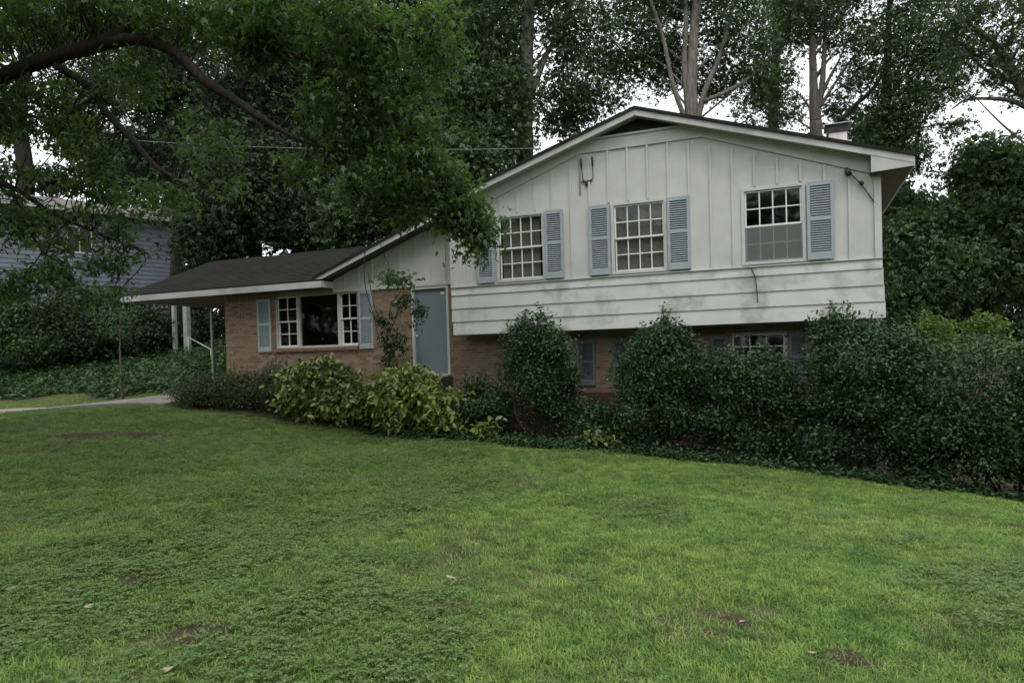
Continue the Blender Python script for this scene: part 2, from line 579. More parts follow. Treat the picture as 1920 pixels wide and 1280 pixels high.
def grid_mesh(name, xs, ys, zf):
    X, Y = np.meshgrid(xs, ys)
    Z = zf(X, Y)
    V = np.stack([X, Y, Z], -1).reshape(-1, 3)
    nx, ny = len(xs), len(ys)
    I = np.arange(nx * ny).reshape(ny, nx)
    F = np.stack([I[:-1, :-1], I[:-1, 1:], I[1:, 1:], I[1:, :-1]], -1).reshape(-1, 4)
    me = bpy.data.meshes.new(name)
    me.vertices.add(len(V))
    me.vertices.foreach_set('co', V.astype(np.float32).ravel())
    me.loops.add(F.size)
    me.loops.foreach_set('vertex_index', F.astype(np.int32).ravel())
    me.polygons.add(len(F))
    me.polygons.foreach_set('loop_start', np.arange(0, F.size, 4, dtype=np.int32))
    me.update(calc_edges=True)
    me.polygons.foreach_set('use_smooth', [True] * len(F))
    return me, X, Y


def micro(X, Y):
    return 0.018 * np.sin(X * 2.1 + 0.7 * np.sin(Y * 1.3)) + 0.015 * np.sin(Y * 2.7 + X * 0.9) + 0.008 * np.sin(X * 6.1 + Y * 4.3)


xs = np.concatenate([[-400, -200, -110, -70], np.arange(-45, -20, 1.5), np.arange(-20, 14, 0.3), np.arange(14, 46, 1.5), [70, 110, 200, 400]])
ys = np.concatenate([[-400, -200, -100, -60], np.arange(-45, -15, 1.5), np.arange(-15, 4, 0.3), np.arange(4, 46, 1.5), [70, 110, 200, 400]])
# soil under the lawn, dull green-brown
m = mat('lawn_soil', (0.050, 0.056, 0.020), (0.085, 0.086, 0.034), 1.3, 0.95, 0.6, 30, c3=(0.10, 0.072, 0.042), s3=0.7)
me, _, _ = grid_mesh('ground', xs, ys, lambda X, Y: gz(X, Y) + micro(X, Y))
ground = mesh_obj('ground', me, 'lawn_soil')
tag(ground, 'gently sloping lawn ground in front of the house', 'ground', kind='structure')


# driveway: concrete strip running to the carport
def strip(name, near, far, n, zoff, mat_, thick=0.12):
    mb = MB()
    A, B = spline([(*p, 0) for p in near], n)[:, :2], spline([(*p, 0) for p in far], n)[:, :2]
    m_ = min(len(A), len(B))
    A, B = A[:m_], B[:m_]
    za, zb = gz(A[:, 0], A[:, 1]) + zoff, gz(B[:, 0], B[:, 1]) + zoff
    b0 = 0
    V = []
    for i in range(m_):
        V += [(A[i][0], A[i][1], za[i] - thick), (A[i][0], A[i][1], za[i]), (B[i][0], B[i][1], zb[i]), (B[i][0], B[i][1], zb[i] - thick)]
    F = []
    for i in range(m_ - 1):
        k = 4 * i
        for a in range(4):
            F.append((k + a, k + (a + 1) % 4, k + 4 + (a + 1) % 4, k + 4 + a))
    F += [(0, 1, 2, 3), tuple(4 * (m_ - 1) + a for a in (3, 2, 1, 0))]
    return mb.poly(V, F).build(name, mat_)


DRIVE_N = [(-24, -3.2), (-18, -2.5), (-14.2, -2.05), (-10.5, -1.55), (-7.6, -1.2)]
DRIVE_F = [(-24, 0.9), (-18, 1.3), (-14.2, 1.65), (-10.5, 2.3), (-7.3, 2.6)]
dr = strip('driveway', DRIVE_N, DRIVE_F, 8, 0.075, 'concrete')
tag(dr, 'pale worn concrete driveway leading to the carport', 'driveway', kind='structure')


# ------------------------------------------------------------------ the house
H = thing('split_level_house', (0, 0, -2.0), 'white split-level house with blue shutters, brick entry wing and low gable roof', 'house')
XR = 8.616
ZB, Z2 = 0.4814, 1.54
AX, AZ, SL = 4.30, 4.84, 0.322           # apex and slope of the main roof
EX0, EZ0, ESL = -3.92, 2.07, 0.372        # lower end and slope of the entry roof
WY = 0.6                                  # brick wall plane


def zt(x):
    return AZ - SL * abs(x - AX)


def ez(x):
    return EZ0 + ESL * (x - EX0)


WIN_UP = [(1.185, 2.20), (3.758, 4.772), (6.304, 7.318)]
WZ0, WZ1 = 1.644, 2.994
WIN_LOW = [(1.72, 2.72), (3.95, 4.95), (5.965, 6.965)]
LZ0, LZ1 = -0.70, 0.285
PW = (-5.535, -2.97, 0.345, 1.70)         # picture window opening
DOOR = (-1.34, -0.46, -0.43, 1.63)

# upper storey walls
mb = MB()
mb.holed(0, XR, ZB + 0.02, 3.0, 0.0, 0.13, [(a, b, WZ0, WZ1) for a, b in WIN_UP])
mb.prism([(0, 3.0), (XR, 3.0), (XR, zt(XR) - 0.145), (AX, AZ - 0.145), (0, zt(0) - 0.145)], 'y', 0.0, 0.13)
upper = mb.build('wall', 'white_siding', H)
upper['label'] = 'white board and batten front wall of the upper storey'
box('side_wall', XR - 0.13, XR, 0.132, 9.0, -2.6, zt(XR) - 0.18, 'white_siding', H)
box('side_wall', 0.0, 0.13, 0.132, 9.0, ZB, zt(0) - 0.18, 'white_siding', H)
MB().prism([(0, -2.2), (XR, -2.2), (XR, zt(XR) - 0.18), (AX, AZ - 0.18), (0, zt(0) - 0.18)], 'y', 9.002, 9.13).build('back_wall', 'white_siding', H)
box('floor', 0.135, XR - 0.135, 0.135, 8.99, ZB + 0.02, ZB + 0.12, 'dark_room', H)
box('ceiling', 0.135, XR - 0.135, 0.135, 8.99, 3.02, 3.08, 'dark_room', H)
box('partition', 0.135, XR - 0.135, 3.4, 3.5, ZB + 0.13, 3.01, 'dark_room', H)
box('overhang_soffit', 0.02, XR - 0.02, 0.02, WY + 0.02, ZB - 0.003, ZB + 0.018, 'soffit_paint', H)

# battens of the upper storey
BX = 0.405
frieze_top = lambda x: min(zt(x) - 0.43, 4.143)
xb = 0.42
while xb < XR - 0.1:
    segs = [(Z2 + 0.005, frieze_top(xb))]
    for a, b in WIN_UP:
        lo, hi = a - 0.10, b + 0.10
        if lo < xb < hi:
            segs = [(Z2 + 0.005, WZ0 - 0.085), (WZ1 + 0.075, frieze_top(xb))]
    sh = [(0.70, 1.09), (2.26, 2.67), (3.235, 3.68), (4.835, 5.28), (7.38, 7.85)]
    for z0, z1 in segs:
        if z1 - z0 > 0.06:
            box('batten', xb - 0.021, xb + 0.021, -0.034, 0.002, z0, z1, 'white_siding', upper)
    xb += BX
for x0 in (0.0, XR - 0.09):
    box('corner_board', x0 - 0.012, x0 + 0.09 + (0.012 if x0 else 0), -0.044, 0.03, Z2 + 0.005, (zt(x0 + 0.05) - 0.45), 'white_trim', upper)
# frieze below the rakes
mb = MB()
fo, fi = 0.142, 0.43
mb.prism([(0.0, zt(0) - fi), (3.06, 4.143), (3.06, zt(3.06) - fo), (0.0, zt(0) - fo)], 'y', -0.038, 0.001)
mb.prism([(3.06, 4.143), (5.54, 4.143), (5.54, 4.385), (3.06, 4.385)], 'y', -0.038, 0.001)
mb.prism([(5.54, 4.143), (XR, zt(XR) - fi), (XR, zt(XR) - fo), (5.54, zt(5.54) - fo)], 'y', -0.038, 0.001)
mb.build('frieze', 'white_trim', upper)

# gable vent: dark triangle with slats
vt = MB().prism([(3.06, 4.40), (5.54, 4.40), (AX, AZ - 0.146)], 'y', -0.012, 0.02).build('gable_vent', 'cable_black', H)
box('vent_sill', 3.08, 5.52, -0.075, 0.0, 4.385, 4.425, 'white_trim', vt)
for k in range(6):
    z = 4.45 + k * 0.042
    hw = (AZ - 0.20 - z - 0.03) / SL
    if hw > 0.1:
        o = MB().poly([(AX - hw, -0.012, z + 0.03), (AX + hw, -0.012, z + 0.03), (AX + hw, -0.05, z), (AX - hw, -0.05, z),
                       (AX - hw, -0.012, z + 0.038), (AX + hw, -0.012, z + 0.038), (AX + hw, -0.05, z + 0.008), (AX - hw, -0.05, z + 0.008)],
                      [(0, 1, 2, 3), (7, 6, 5, 4), (0, 4, 5, 1), (1, 5, 6, 2), (2, 6, 7, 3), (3, 7, 4, 0)]).build('slat', 'vent_dark', vt)

# lap siding skirt on the overhang: each board tilts out at its lower edge
laps = [Z2, 1.367, 1.068, 0.776, ZB]
skirt = box('lap_siding', 0.0, XR, -0.004, 0.001, ZB + 0.03, Z2 - 0.002, 'lap_paint', H)
for k in range(4):
    zt_, zb_ = laps[k], laps[k + 1]
    x0 = 0.0 if k < 3 else 0.03
    dx = 0.012 * k
    MB().prism([(-0.036, zb_), (-0.036, zb_ + 0.012), (-0.014, zt_ + 0.004), (-0.003, zt_ + 0.004), (-0.003, zb_)], 'x', x0 - 0.01, XR + 0.012 + dx).build('siding_board', 'lap_paint', skirt)
box('water_table', -0.012, XR + 0.02, -0.052, 0.0, Z2 + 0.004, Z2 + 0.022, 'white_trim', skirt)

# main roof
MR = MB().prism([(-0.12, zt(-0.12) - 0.05), (AX, AZ - 0.05), (9.14, zt(9.14) - 0.05), (9.14, zt(9.14) + 0.012), (AX, AZ + 0.012), (-0.12, zt(-0.12) + 0.012)], 'y', -0.335, 9.4).build('roof', 'shingle', H)
MR['label'] = 'main low gable roof with dark shingles'
for k in range(int(4.7 / 0.14)):          # shingle courses, stepped
    for s in (-1, 1):
        x0 = AX + s * (k * 0.14)
        x1 = AX + s * ((k + 1) * 0.14 + 0.01)
        if s < 0 and x1 < -0.12:
            continue
        if k % 1 == 0 and k < 34:
            pass
mb = MB()
th = 0.14
mb.prism([(-0.1, zt(-0.1) - th), (AX, AZ - th), (AX, AZ - 0.052), (-0.1, zt(-0.1) - 0.052)], 'y', -0.275, 9.36)
mb.prism([(AX, AZ - th), (9.09, zt(9.09) - th), (9.09, zt(9.09) - 0.052), (AX, AZ - 0.052)], 'y', -0.275, 9.36)
mb.build('soffit', 'soffit_paint', MR)
MB().prism([(-0.11, zt(-0.11) - 0.168), (AX - 0.002, AZ - 0.168), (AX - 0.002, AZ - 0.03), (-0.11, zt(-0.11) - 0.03)], 'y', -0.305, -0.277).build('rake_board', 'fascia_paint', MR)
MB().prism([(AX + 0.002, AZ - 0.168), (9.11, zt(9.11) - 0.168), (9.11, zt(9.11) - 0.03), (AX + 0.002, AZ - 0.03)], 'y', -0.305, -0.277).build('rake_board', 'fascia_paint', MR)
# boxed eave on the right
MB().prism([(8.45, 3.035), (9.10, 3.07), (9.10, zt(9.1) - 0.16), (8.45, zt(8.45) - 0.16)], 'y', -0.297, -0.276).build('eave_return', 'fascia_paint', MR)
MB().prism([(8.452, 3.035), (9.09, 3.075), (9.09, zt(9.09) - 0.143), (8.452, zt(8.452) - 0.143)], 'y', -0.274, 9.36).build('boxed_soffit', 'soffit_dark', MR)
box('eave_fascia', 9.102, 9.128, -0.30, 9.38, 3.06, zt(9.13) - 0.06, 'fascia_paint', MR)

# chimney on the right slope
CH = box('chimney', 7.99, 8.38, 4.1, 4.6, 3.4, 5.05, 'chimney_white', H, 0.01)
box('shoulder', 7.97, 8.47, 4.05, 4.68, 3.4, 4.80, 'chimney_white', CH, 0.01)
box('flue', 7.96, 8.41, 4.07, 4.64, 5.03, 5.2, 'metal_dark', CH, 0.008)
box('cap', 7.90, 8.48, 4.0, 4.72, 5.2, 5.222, 'metal_grey', CH, 0.004)

# entry wall: board and batten over brick
ent = MB().prism([(-3.66, 1.80), (0.0, 1.80), (0.0, ez(0) - 0.15), (-3.66, ez(-3.66) - 0.15)], 'y', WY - 0.01, WY + 0.12).build('entry_wall', 'white_siding', H)
box('trim_board', -3.66, -0.012, WY - 0.045, WY + 0.02, 1.70, 1.80, 'white_trim', ent)
x = -3.3
while x < -0.1:
    box('batten', x - 0.02, x + 0.02, WY - 0.042, WY - 0.008, 1.802, ez(x) - 0.17, 'white_siding', ent)
    x += 0.405
# entry roof
ER = MB().prism([(EX0 - 0.02, ez(EX0 - 0.02) - 0.045), (-0.005, ez(0) - 0.045), (-0.005, ez(0) + 0.012), (EX0 - 0.02, ez(EX0 - 0.02) + 0.012)], 'y', 0.115, 6.6).build('roof', 'shingle', H)
ER['label'] = 'lower roof slope over the entry'
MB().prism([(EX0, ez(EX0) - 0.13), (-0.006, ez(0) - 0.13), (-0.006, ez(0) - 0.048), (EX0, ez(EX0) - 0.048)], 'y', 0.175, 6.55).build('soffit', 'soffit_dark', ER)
MB().prism([(EX0 - 0.02, ez(EX0) - 0.055), (EX0 + 0.12, ez(EX0) - 0.105), (-0.007, ez(0) - 0.185), (-0.007, ez(0) - 0.03), (EX0 - 0.02, ez(EX0 - 0.02) - 0.03)], 'y', 0.145, 0.172).build('rake_board', 'fascia_paint', ER)

# brick wing roof, eave to the front, ridge along X
YE, ZE, YR, ZR, XL, XE = 0.10, 1.985, 3.45, 3.33, -10.55, -3.65
ws = (ZR - ZE) / (YR - YE)
zw = lambda y: ZE + ws * (y - YE)
nC = 24
mb = MB()
for k in range(nC):                        # stepped shingle courses
    y0, y1 = YE + (YR - YE) * k / nC, YE + (YR - YE) * (k + 1) / nC
    vx = lambda y: XE if y < 0.55 else XE + (y - 0.55) * ((-0.55 - XE) / (YR - 0.55)) + 0.06
    xa0, xa1 = vx(y0), vx(y1)
    zo0, zo1 = zw(y0) + 0.016, zw(y1) + 0.004
    mb.poly([(XL, y0, zo0 - 0.05), (xa0, y0, zo0 - 0.05), (xa1, y1, zo1 - 0.05), (XL, y1, zo1 - 0.05), (XL, y0, zo0), (xa0, y0, zo0), (xa1, y1, zo1), (XL, y1, zo1)],
            [(0, 3, 2, 1), (4, 5, 6, 7), (0, 1, 5, 4), (1, 2, 6, 5), (2, 3, 7, 6), (3, 0, 4, 7)])
WR = mb.build('roof', 'shingle', H)
WR['label'] = 'dark shingled roof of the brick wing and carport'
MB().poly([(XL, YR, ZR - 0.046), (-0.2, YR, ZR - 0.046), (-0.2, 6.9, ZE), (XL, 6.9, ZE), (XL, YR, ZR + 0.006), (-0.2, YR, ZR + 0.006), (-0.2, 6.9, ZE + 0.05), (XL, 6.9, ZE + 0.05)],
          [(0, 3, 2, 1), (4, 5, 6, 7), (0, 1, 5, 4), (1, 2, 6, 5), (2, 3, 7, 6), (3, 0, 4, 7)]).build('rear_slope', 'shingle', WR)
MB().prism([(YE + 0.03, ZE - 0.18), (YE + 0.03, ZE - 0.05), (YR, ZR - 0.055), (6.85, ZE - 0.02), (6.85, ZE - 0.18)], 'x', XL + 0.03, XL + 0.06).build('gable_board', 'fascia_paint', WR)
box('fascia', XL, XE, YE - 0.02, YE + 0.01, ZE - 0.185, ZE - 0.03, 'fascia_paint', WR)
box('fascia_end', XE - 0.025, XE - 0.003, YE + 0.012, WY, ZE - 0.18, ZE - 0.02, 'fascia_paint', WR)
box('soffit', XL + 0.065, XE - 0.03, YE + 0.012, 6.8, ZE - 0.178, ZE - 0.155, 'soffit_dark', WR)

# brick walls
BH = [PW[:2] + (PW[2] - 0.0, PW[3] + 0.1), (DOOR[0] - 0.07, DOOR[1] + 0.07, -0.47, 1.71)]
LH = [(a, b, LZ0, LZ1) for a, b in WIN_LOW]
core = MB().holed(-7.25, 0.0, -1.7, 1.80, WY + 0.012, WY + 0.2, [PW, (DOOR[0] - 0.06, DOOR[1] + 0.06, -0.45, 1.70)])
core.holed(0.0, XR, -3.0, ZB - 0.004, WY + 0.012, WY + 0.2, LH)
core.box(-7.25, -7.05, WY + 0.202, 6.6, -1.7, 1.80)
core.box(-7.05, -0.01, 6.4, 6.6, -1.7, 1.80)
bw = core.build('brick_wall', 'mortar', H)
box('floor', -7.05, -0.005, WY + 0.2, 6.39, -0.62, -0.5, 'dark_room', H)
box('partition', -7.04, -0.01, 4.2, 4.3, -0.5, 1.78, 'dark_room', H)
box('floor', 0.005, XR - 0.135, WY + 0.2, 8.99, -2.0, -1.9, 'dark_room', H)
bl, bh, cw, ch = 0.193, 0.058, 0.203, 0.0675
bricks = []
nrow = int((1.61 + 1.7) / ch)
for rrow in range(nrow + 26):
    z = 1.60 - (rrow + 1) * ch
    for (xa, xb_, zlo, holes) in ((-7.25, 0.0, -1.65, BH[:1] + BH[1:]), (0.0, XR, -2.9, LH)):
        if z < zlo or (xa == 0.0 and z > ZB - ch):
            continue
        iv = [(xa, xb_)]
        for h in holes:
            if h[2] - 0.02 < z + bh / 2 < h[3] + 0.02:
                iv = [q for a, b in iv for q in ((a, min(b, h[0])), (max(a, h[1]), b)) if q[1] - q[0] > 0.03]
        for a, b in iv:
            x = math.floor(a / cw) * cw - (cw / 2 if rrow % 2 else 0)
            while x < b:
                p0, p1 = max(x, a), min(x + bl, b)
                if p1 - p0 > 0.03:
                    bricks.append((p0, p1, z))
                x += cw


def brick_seen(b):
    x, z = (b[0] + b[1]) / 2, b[2]
    return abs(b[1] - b[0] - bl) < 1e-6 and ((-2.45 < x < -1.40 and z > 0.0) or (-0.42 < x < 1.3 and -0.62 < z < 0.42) or (-7.2 < x < -6.15 and z > 0.55))


seen = [b for b in bricks if brick_seen(b)]
seen.sort(key=lambda b: -b[0])
single = set(id(b) for b in seen[:300])
bme = MB().box(0, bl, 0, 0.035, 0, bh).mesh('brick')
mb = MB()
for b in bricks:
    y = WY + random.uniform(-0.002, 0.003)
    if id(b) in single:
        o = mesh_obj('brick', bme, 'brick', bw, (b[0], y, b[2]))
    else:
        mb.box(b[0], b[1], y, y + 0.035, b[2], b[2] + bh, random.random())
x = -7.24                                    # soldier course under the trim board
while x < -0.08:
    if not (PW[0] < x < PW[1]) and not (DOOR[0] - 0.12 < x < DOOR[1] + 0.02):
        mb.box(x, x + 0.058, WY - 0.001, WY + 0.03, 1.605, 1.70 if x > -3.66 else 1.79, random.random())
    x += ch
mb.build('bricks', 'brick', bw, tint=True, kind='stuff')
# dark red-brown base course; the shade behind the shrubs is put into its colour
box('shaded_foundation', 0.0, XR - 0.005, WY - 0.012, WY + 0.011, -2.98, -0.86, 'shaded_foundation', bw)
# sloping brick sill of the picture window
mb = MB()
x = PW[0] - 0.05
while x < PW[1] + 0.02:
    mb.poly([(x, WY - 0.06, 0.245), (x + 0.058, WY - 0.06, 0.245), (x + 0.058, WY + 0.1, 0.245), (x, WY + 0.1, 0.245), (x, WY - 0.06, 0.315), (x + 0.058, WY - 0.06, 0.315), (x + 0.058, WY + 0.1, 0.343), (x, WY + 0.1, 0.343)],
            [(0, 3, 2, 1), (4, 5, 6, 7), (0, 1, 5, 4), (1, 2, 6, 5), (2, 3, 7, 6), (3, 0, 4, 7)])
    x += 0.0645
mb.build('brick_sill', 'brick_sill', bw)


# ---- windows
def window(x0, x1, z0, z1, y, cols, rows, casing=0.06, blind=None, screen=False, name='window'):
    """double-hung window: casing > sash rails, muntins, panes"""
    c = MB()
    cs = casing
    c.box(x0 - cs, x0, y - 0.03, y + 0.06, z0 - cs * 0.9, z1 + cs)
    c.box(x1, x1 + cs, y - 0.03, y + 0.06, z0 - cs * 0.9, z1 + cs)
    c.box(x0, x1, y - 0.03, y + 0.06, z1, z1 + cs)
    c.box(x0, x1, y - 0.045, y + 0.06, z0 - cs * 0.9, z0)
    wo = c.build(name, 'white_trim', H)
    zm = (z0 + z1) / 2
    st = 0.032
    for half, (za, zb_, yy) in enumerate(((zm - 0.016, z1, y + 0.012), (z0, zm + 0.016, y + 0.045))):
        s = MB()
        s.box(x0 + 0.002, x0 + st, yy, yy + 0.03, za, zb_ - 0.002)
        s.box(x1 - st, x1 - 0.002, yy, yy + 0.03, za, zb_ - 0.002)
        s.box(x0 + st, x1 - st, yy, yy + 0.03, zb_ - st, zb_ - 0.002)
        s.box(x0 + st, x1 - st, yy, yy + 0.03, za + 0.001, za + st + 0.004)
        s.build('sash', 'sash_white', wo)
        gx0, gx1, gz0, gz1 = x0 + st, x1 - st, za + st + 0.004, zb_ - st
        pw, ph = (gx1 - gx0) / cols, (gz1 - gz0) / rows
        pm = MB().poly([(0, 0, 0), (pw, 0, 0), (pw, 0, ph), (0, 0, ph)], [(0, 1, 2, 3)]).mesh('pane', recalc=False)
        for i in range(cols):
            for j in range(rows):
                mesh_obj('pane', pm, 'glass', wo, (gx0 + i * pw, yy + 0.013, gz0 + j * ph))
        for i in range(1, cols):
            box('muntin', gx0 + i * pw - 0.011, gx0 + i * pw + 0.011, yy + 0.003, yy + 0.026, gz0, gz1, 'sash_white', wo)
        for j in range(1, rows):
            box('muntin', gx0, gx1, yy + 0.001, yy + 0.028, gz0 + j * ph - 0.010, gz0 + j * ph + 0.010, 'sash_white', wo)
    if blind:
        b_ = MB()
        z = z0 + 0.01
        while z < z1 - 0.02:
            b_.poly([(x0 + blind[0], y + 0.10, z), (x1 - blind[1], y + 0.10, z), (x1 - blind[1], y + 0.116, z + 0.019), (x0 + blind[0], y + 0.116, z + 0.019)], [(0, 1, 2, 3)])
            z += 0.0235
        o = mesh_obj('blind', b_.mesh('blind', recalc=False), 'blind', wo)
        o['kind'] = 'stuff'
        box('blind_rail', x0 + blind[0], x1 - blind[1], y + 0.095, y + 0.125, z1 - 0.045, z1 - 0.004, 'blind', wo)
    if screen:
        box('screen', x0 + 0.01, x1 - 0.01, y + 0.002, y + 0.006, z0 + 0.01, zm - 0.02, 'screen', wo)
    return wo


W1 = window(*WIN_UP[0], WZ0, WZ1, 0.0, 4, 2, blind=(0.05, 0.10))
W1['label'] = 'sash window with lowered blind beside the tree bough'
W2 = window(*WIN_UP[1], WZ0, WZ1, 0.0, 4, 2, blind=(0.01, 0.02))
W2['label'] = 'sash window with closed blind between two shutters'
box('curtain', 4.25, 4.50, 0.128, 0.14, WZ0 + 0.2, WZ1 - 0.25, 'curtain', W2)
W3 = window(*WIN_UP[2], WZ0, WZ1, 0.0, 4, 2, screen=True)
W3['label'] = 'dark sash window with one shutter'
for a, b in WIN_LOW:
    window(a, b, LZ0, LZ1, WY + 0.04, 3, 2, casing=0.045, name='basement_window')
# picture window: fixed pane between two narrow sashes
WP = window(-5.50, -4.86, 0.375, 1.69, WY + 0.05, 2, 2, casing=0.035, name='side_light')
window(-3.50, -2.985, 0.375, 1.69, WY + 0.05, 2, 2, casing=0.035, name='side_light')
mb = MB().box(-4.823, -4.775, WY + 0.03, WY + 0.12, 0.36, 1.70).box(-3.585, -3.537, WY + 0.03, WY + 0.12, 0.36, 1.70)
mb.box(-4.775, -3.585, WY + 0.03, WY + 0.12, 0.345, 0.385).box(-4.775, -3.585, WY + 0.03, WY + 0.12, 1.67, 1.70)
PWO = mb.build('picture_window', 'white_trim', H)
mesh_obj('pane', MB().poly([(-4.775, WY + 0.07, 0.385), (-3.585, WY + 0.07, 0.385), (-3.585, WY + 0.07, 1.67), (-4.775, WY + 0.07, 1.67)], [(0, 1, 2, 3)]).mesh('pane', recalc=False), 'glass', PWO)

# ---- shutters with slats
SLATS = {}


def shutter(x0, x1, z0, z1, y, mat_, n=(13, 14)):
    w_ = x1 - x0
    st, d = 0.055, 0.046
    zm = z0 + (z1 - z0) * 0.52
    s = MB()
    s.box(x0, x0 + st, y - d, y, z0, z1)
    s.box(x1 - st, x1, y - d, y, z0, z1)
    s.box(x0 + st, x1 - st, y - d, y, z1 - 0.075, z1)
    s.box(x0 + st, x1 - st, y - d, y, zm - 0.03, zm + 0.03)
    s.box(x0 + st, x1 - st, y - d, y, z0, z0 + 0.12)
    s.box(x0 + st, x1 - st, y - 0.006, y - 0.002, z0 + 0.1, z1 - 0.05)
    so = s.build('shutter', mat_, H)
    for k, (a, b) in zip(n, ((zm + 0.03, z1 - 0.075), (z0 + 0.12, zm - 0.03))):
        p = (b - a) / k
        key = (round(w_, 3), round(p, 4), mat_)
        if key not in SLATS:
            L = w_ - 2 * st
            SLATS[key] = MB().poly([(0, -0.042, 0.0), (L, -0.042, 0), (L, -0.010, p * 0.52), (0, -0.010, p * 0.52), (0, -0.042, 0.007), (L, -0.042, 0.007), (L, -0.010, p * 0.52 + 0.007), (0, -0.010, p * 0.52 + 0.007)],
                                   [(0, 1, 2, 3), (7, 6, 5, 4), (0, 4, 5, 1), (1, 5, 6, 2), (2, 6, 7, 3), (3, 7, 4, 0)]).mesh('slat')
        for i in range(k):
            mesh_obj('slat', SLATS[key], mat_, so, (x0 + st, y, a + i * p))
    return so


for a, b, y_ in ((0.665, 1.085, -0.036), (2.265, 2.675, -0.036), (3.24, 3.68, -0.036), (4.845, 5.285, -0.036), (7.40, 7.855, -0.036)):
    shutter(a, b, 1.60, 3.03, y_, 'shutter_blue')
shutter(-6.10, -5.66, 0.262, 1.66, WY - 0.002, 'shutter_blue')
shutter(-2.90, -2.495, 0.258, 1.695, WY - 0.002, 'shutter_blue')
for a, b in ((2.775, 3.125), (3.52, 3.88), (5.56, 5.905), (7.035, 7.375)):
    shutter(a, b, -0.71, 0.27, WY - 0.002, 'shutter_grey', (9, 10))

# ---- front door
dm = MB()
dm.box(DOOR[0] - 0.06, DOOR[0], WY - 0.03, WY + 0.1, DOOR[2], DOOR[3] + 0.06).box(DOOR[1], DOOR[1] + 0.06, WY - 0.03, WY + 0.1, DOOR[2], DOOR[3] + 0.06)
dm.box(DOOR[0], DOOR[1], WY - 0.03, WY + 0.1, DOOR[3], DOOR[3] + 0.06)
DF = dm.build('door_frame', 'white_trim', H)
DR = box('door', DOOR[0] + 0.003, DOOR[1] - 0.003, WY + 0.03, WY + 0.07, DOOR[2] + 0.03, DOOR[3] - 0.003, 'door_blue', H, 0.004)
DR['label'] = 'flat grey-blue front door'
box('threshold', DOOR[0], DOOR[1], WY - 0.05, WY + 0.1, DOOR[2] - 0.02, DOOR[2] + 0.028, 'metal_grey', DR)
MB().tube([(DOOR[0] + 0.08, WY + 0.03, 0.52), (DOOR[0] + 0.08, WY - 0.03, 0.52)], [0.012, 0.012], 8).tube([(DOOR[0] + 0.08, WY - 0.025, 0.52), (DOOR[0] + 0.08, WY - 0.065, 0.52)], [0.03, 0.022], 10).build('door_knob', 'metal_grey', DR, smooth=True)
box('notice', DOOR[1] - 0.17, DOOR[1] - 0.07, WY + 0.026, WY + 0.029, 1.49, 1.545, 'sash_white', DR)
# stoop
for k in range(4):
    box('step', DOOR[0] - 0.35 - 0.02 * k, DOOR[1] + 0.12 + 0.02 * k, WY - 0.75 - 0.28 * k, WY - 0.002 if k == 0 else WY - 0.752 - 0.28 * (k - 1), -1.9, -0.46 - 0.19 * k, 'shaded_foundation', H, 0.01)
# wall lamp
lm = MB().box(-1.745, -1.685, WY - 0.03, WY, 1.22, 1.40)
lm.tube([(-1.715, WY - 0.02, 1.36), (-1.715, WY - 0.13, 1.40), (-1.715, WY - 0.14, 1.36)], [0.012, 0.012, 0.012], 6)
lm.tube([(-1.715, WY - 0.14, 1.38), (-1.715, WY - 0.14, 1.33), (-1.715, WY - 0.14, 1.31), (-1.715, WY - 0.14, 1.18)], [0.03, 0.10, 0.055, 0.04], 10)
lm.build('wall_lamp', 'metal_grey', H, smooth=True)

# carport: slab, posts, rear wall
box('carport_slab', XL + 0.1, -7.26, 2.62, 6.8, -1.6, -0.80, 'concrete', H)
for x, y in ((-10.3, 3.15), (-10.3, 5.6)):
    box('carport_post', x - 0.035, x + 0.035, y - 0.035, y + 0.035, -0.80, ZE - 0.18, 'post_paint', H)
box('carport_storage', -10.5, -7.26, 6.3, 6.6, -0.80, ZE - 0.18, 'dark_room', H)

# service entrance on the gable
sv = MB().tube([(3.06, -0.02, 3.30), (3.06, -0.045, 4.05), (3.0, -0.10, 4.16)], [0.016, 0.016, 0.013], 6)
sv.build('service_conduit', 'white_trim', H, smooth=True)
ins = MB()
for dx in (0.03, 0.27):
    ins.tube([(3.08 + dx, -0.09, 4.03), (3.085 + dx, -0.075, 3.84)], [0.028, 0.016], 8)
    ins.tube([(3.085 + dx, -0.07, 3.86), (3.10 + dx * 0.9, -0.03, 3.60), (3.2, -0.03, 3.54)], [0.010, 0.010, 0.010], 5)
ins.tube([(3.09, -0.03, 3.56), (3.33, -0.03, 3.56)], [0.014, 0.014], 6)
ins.tube([(3.2, -0.03, 3.56), (3.2, -0.03, 3.46)], [0.035, 0.02], 6)
ins.build('service_connector', 'metal_dark', H, smooth=True)
# loose cable and old floodlight under the right eave
fl = MB().tube(spline([(8.10, -0.08, 3.18), (8.17, -0.07, 3.06), (8.28, -0.05, 2.93), (8.38, -0.04, 2.78), (8.50, -0.035, 2.58), (8.575, -0.035, 2.49)], 4)[:, :3], [0.011] * 21, 5)
fl.tube([(8.30, -0.05, 2.93), (8.31, -0.11, 2.90)], [0.03, 0.045], 8)
fl.tube([(8.08, -0.03, 3.20), (8.09, -0.12, 3.14), (8.10, -0.17, 3.08)], [0.035, 0.05, 0.06], 8)
fl.build('floodlight_cable', 'metal_dark', H, smooth=True)
# hanging cable on the lap siding
MB().tube(spline([(6.40, -0.045, Z2), (6.47, -0.05, 1.34), (6.50, -0.055, 1.05), (6.505, -0.05, 0.86)], 5)[:, :3], [0.009] * 16, 5).build('hanging_cable', 'metal_dark', H, smooth=True)

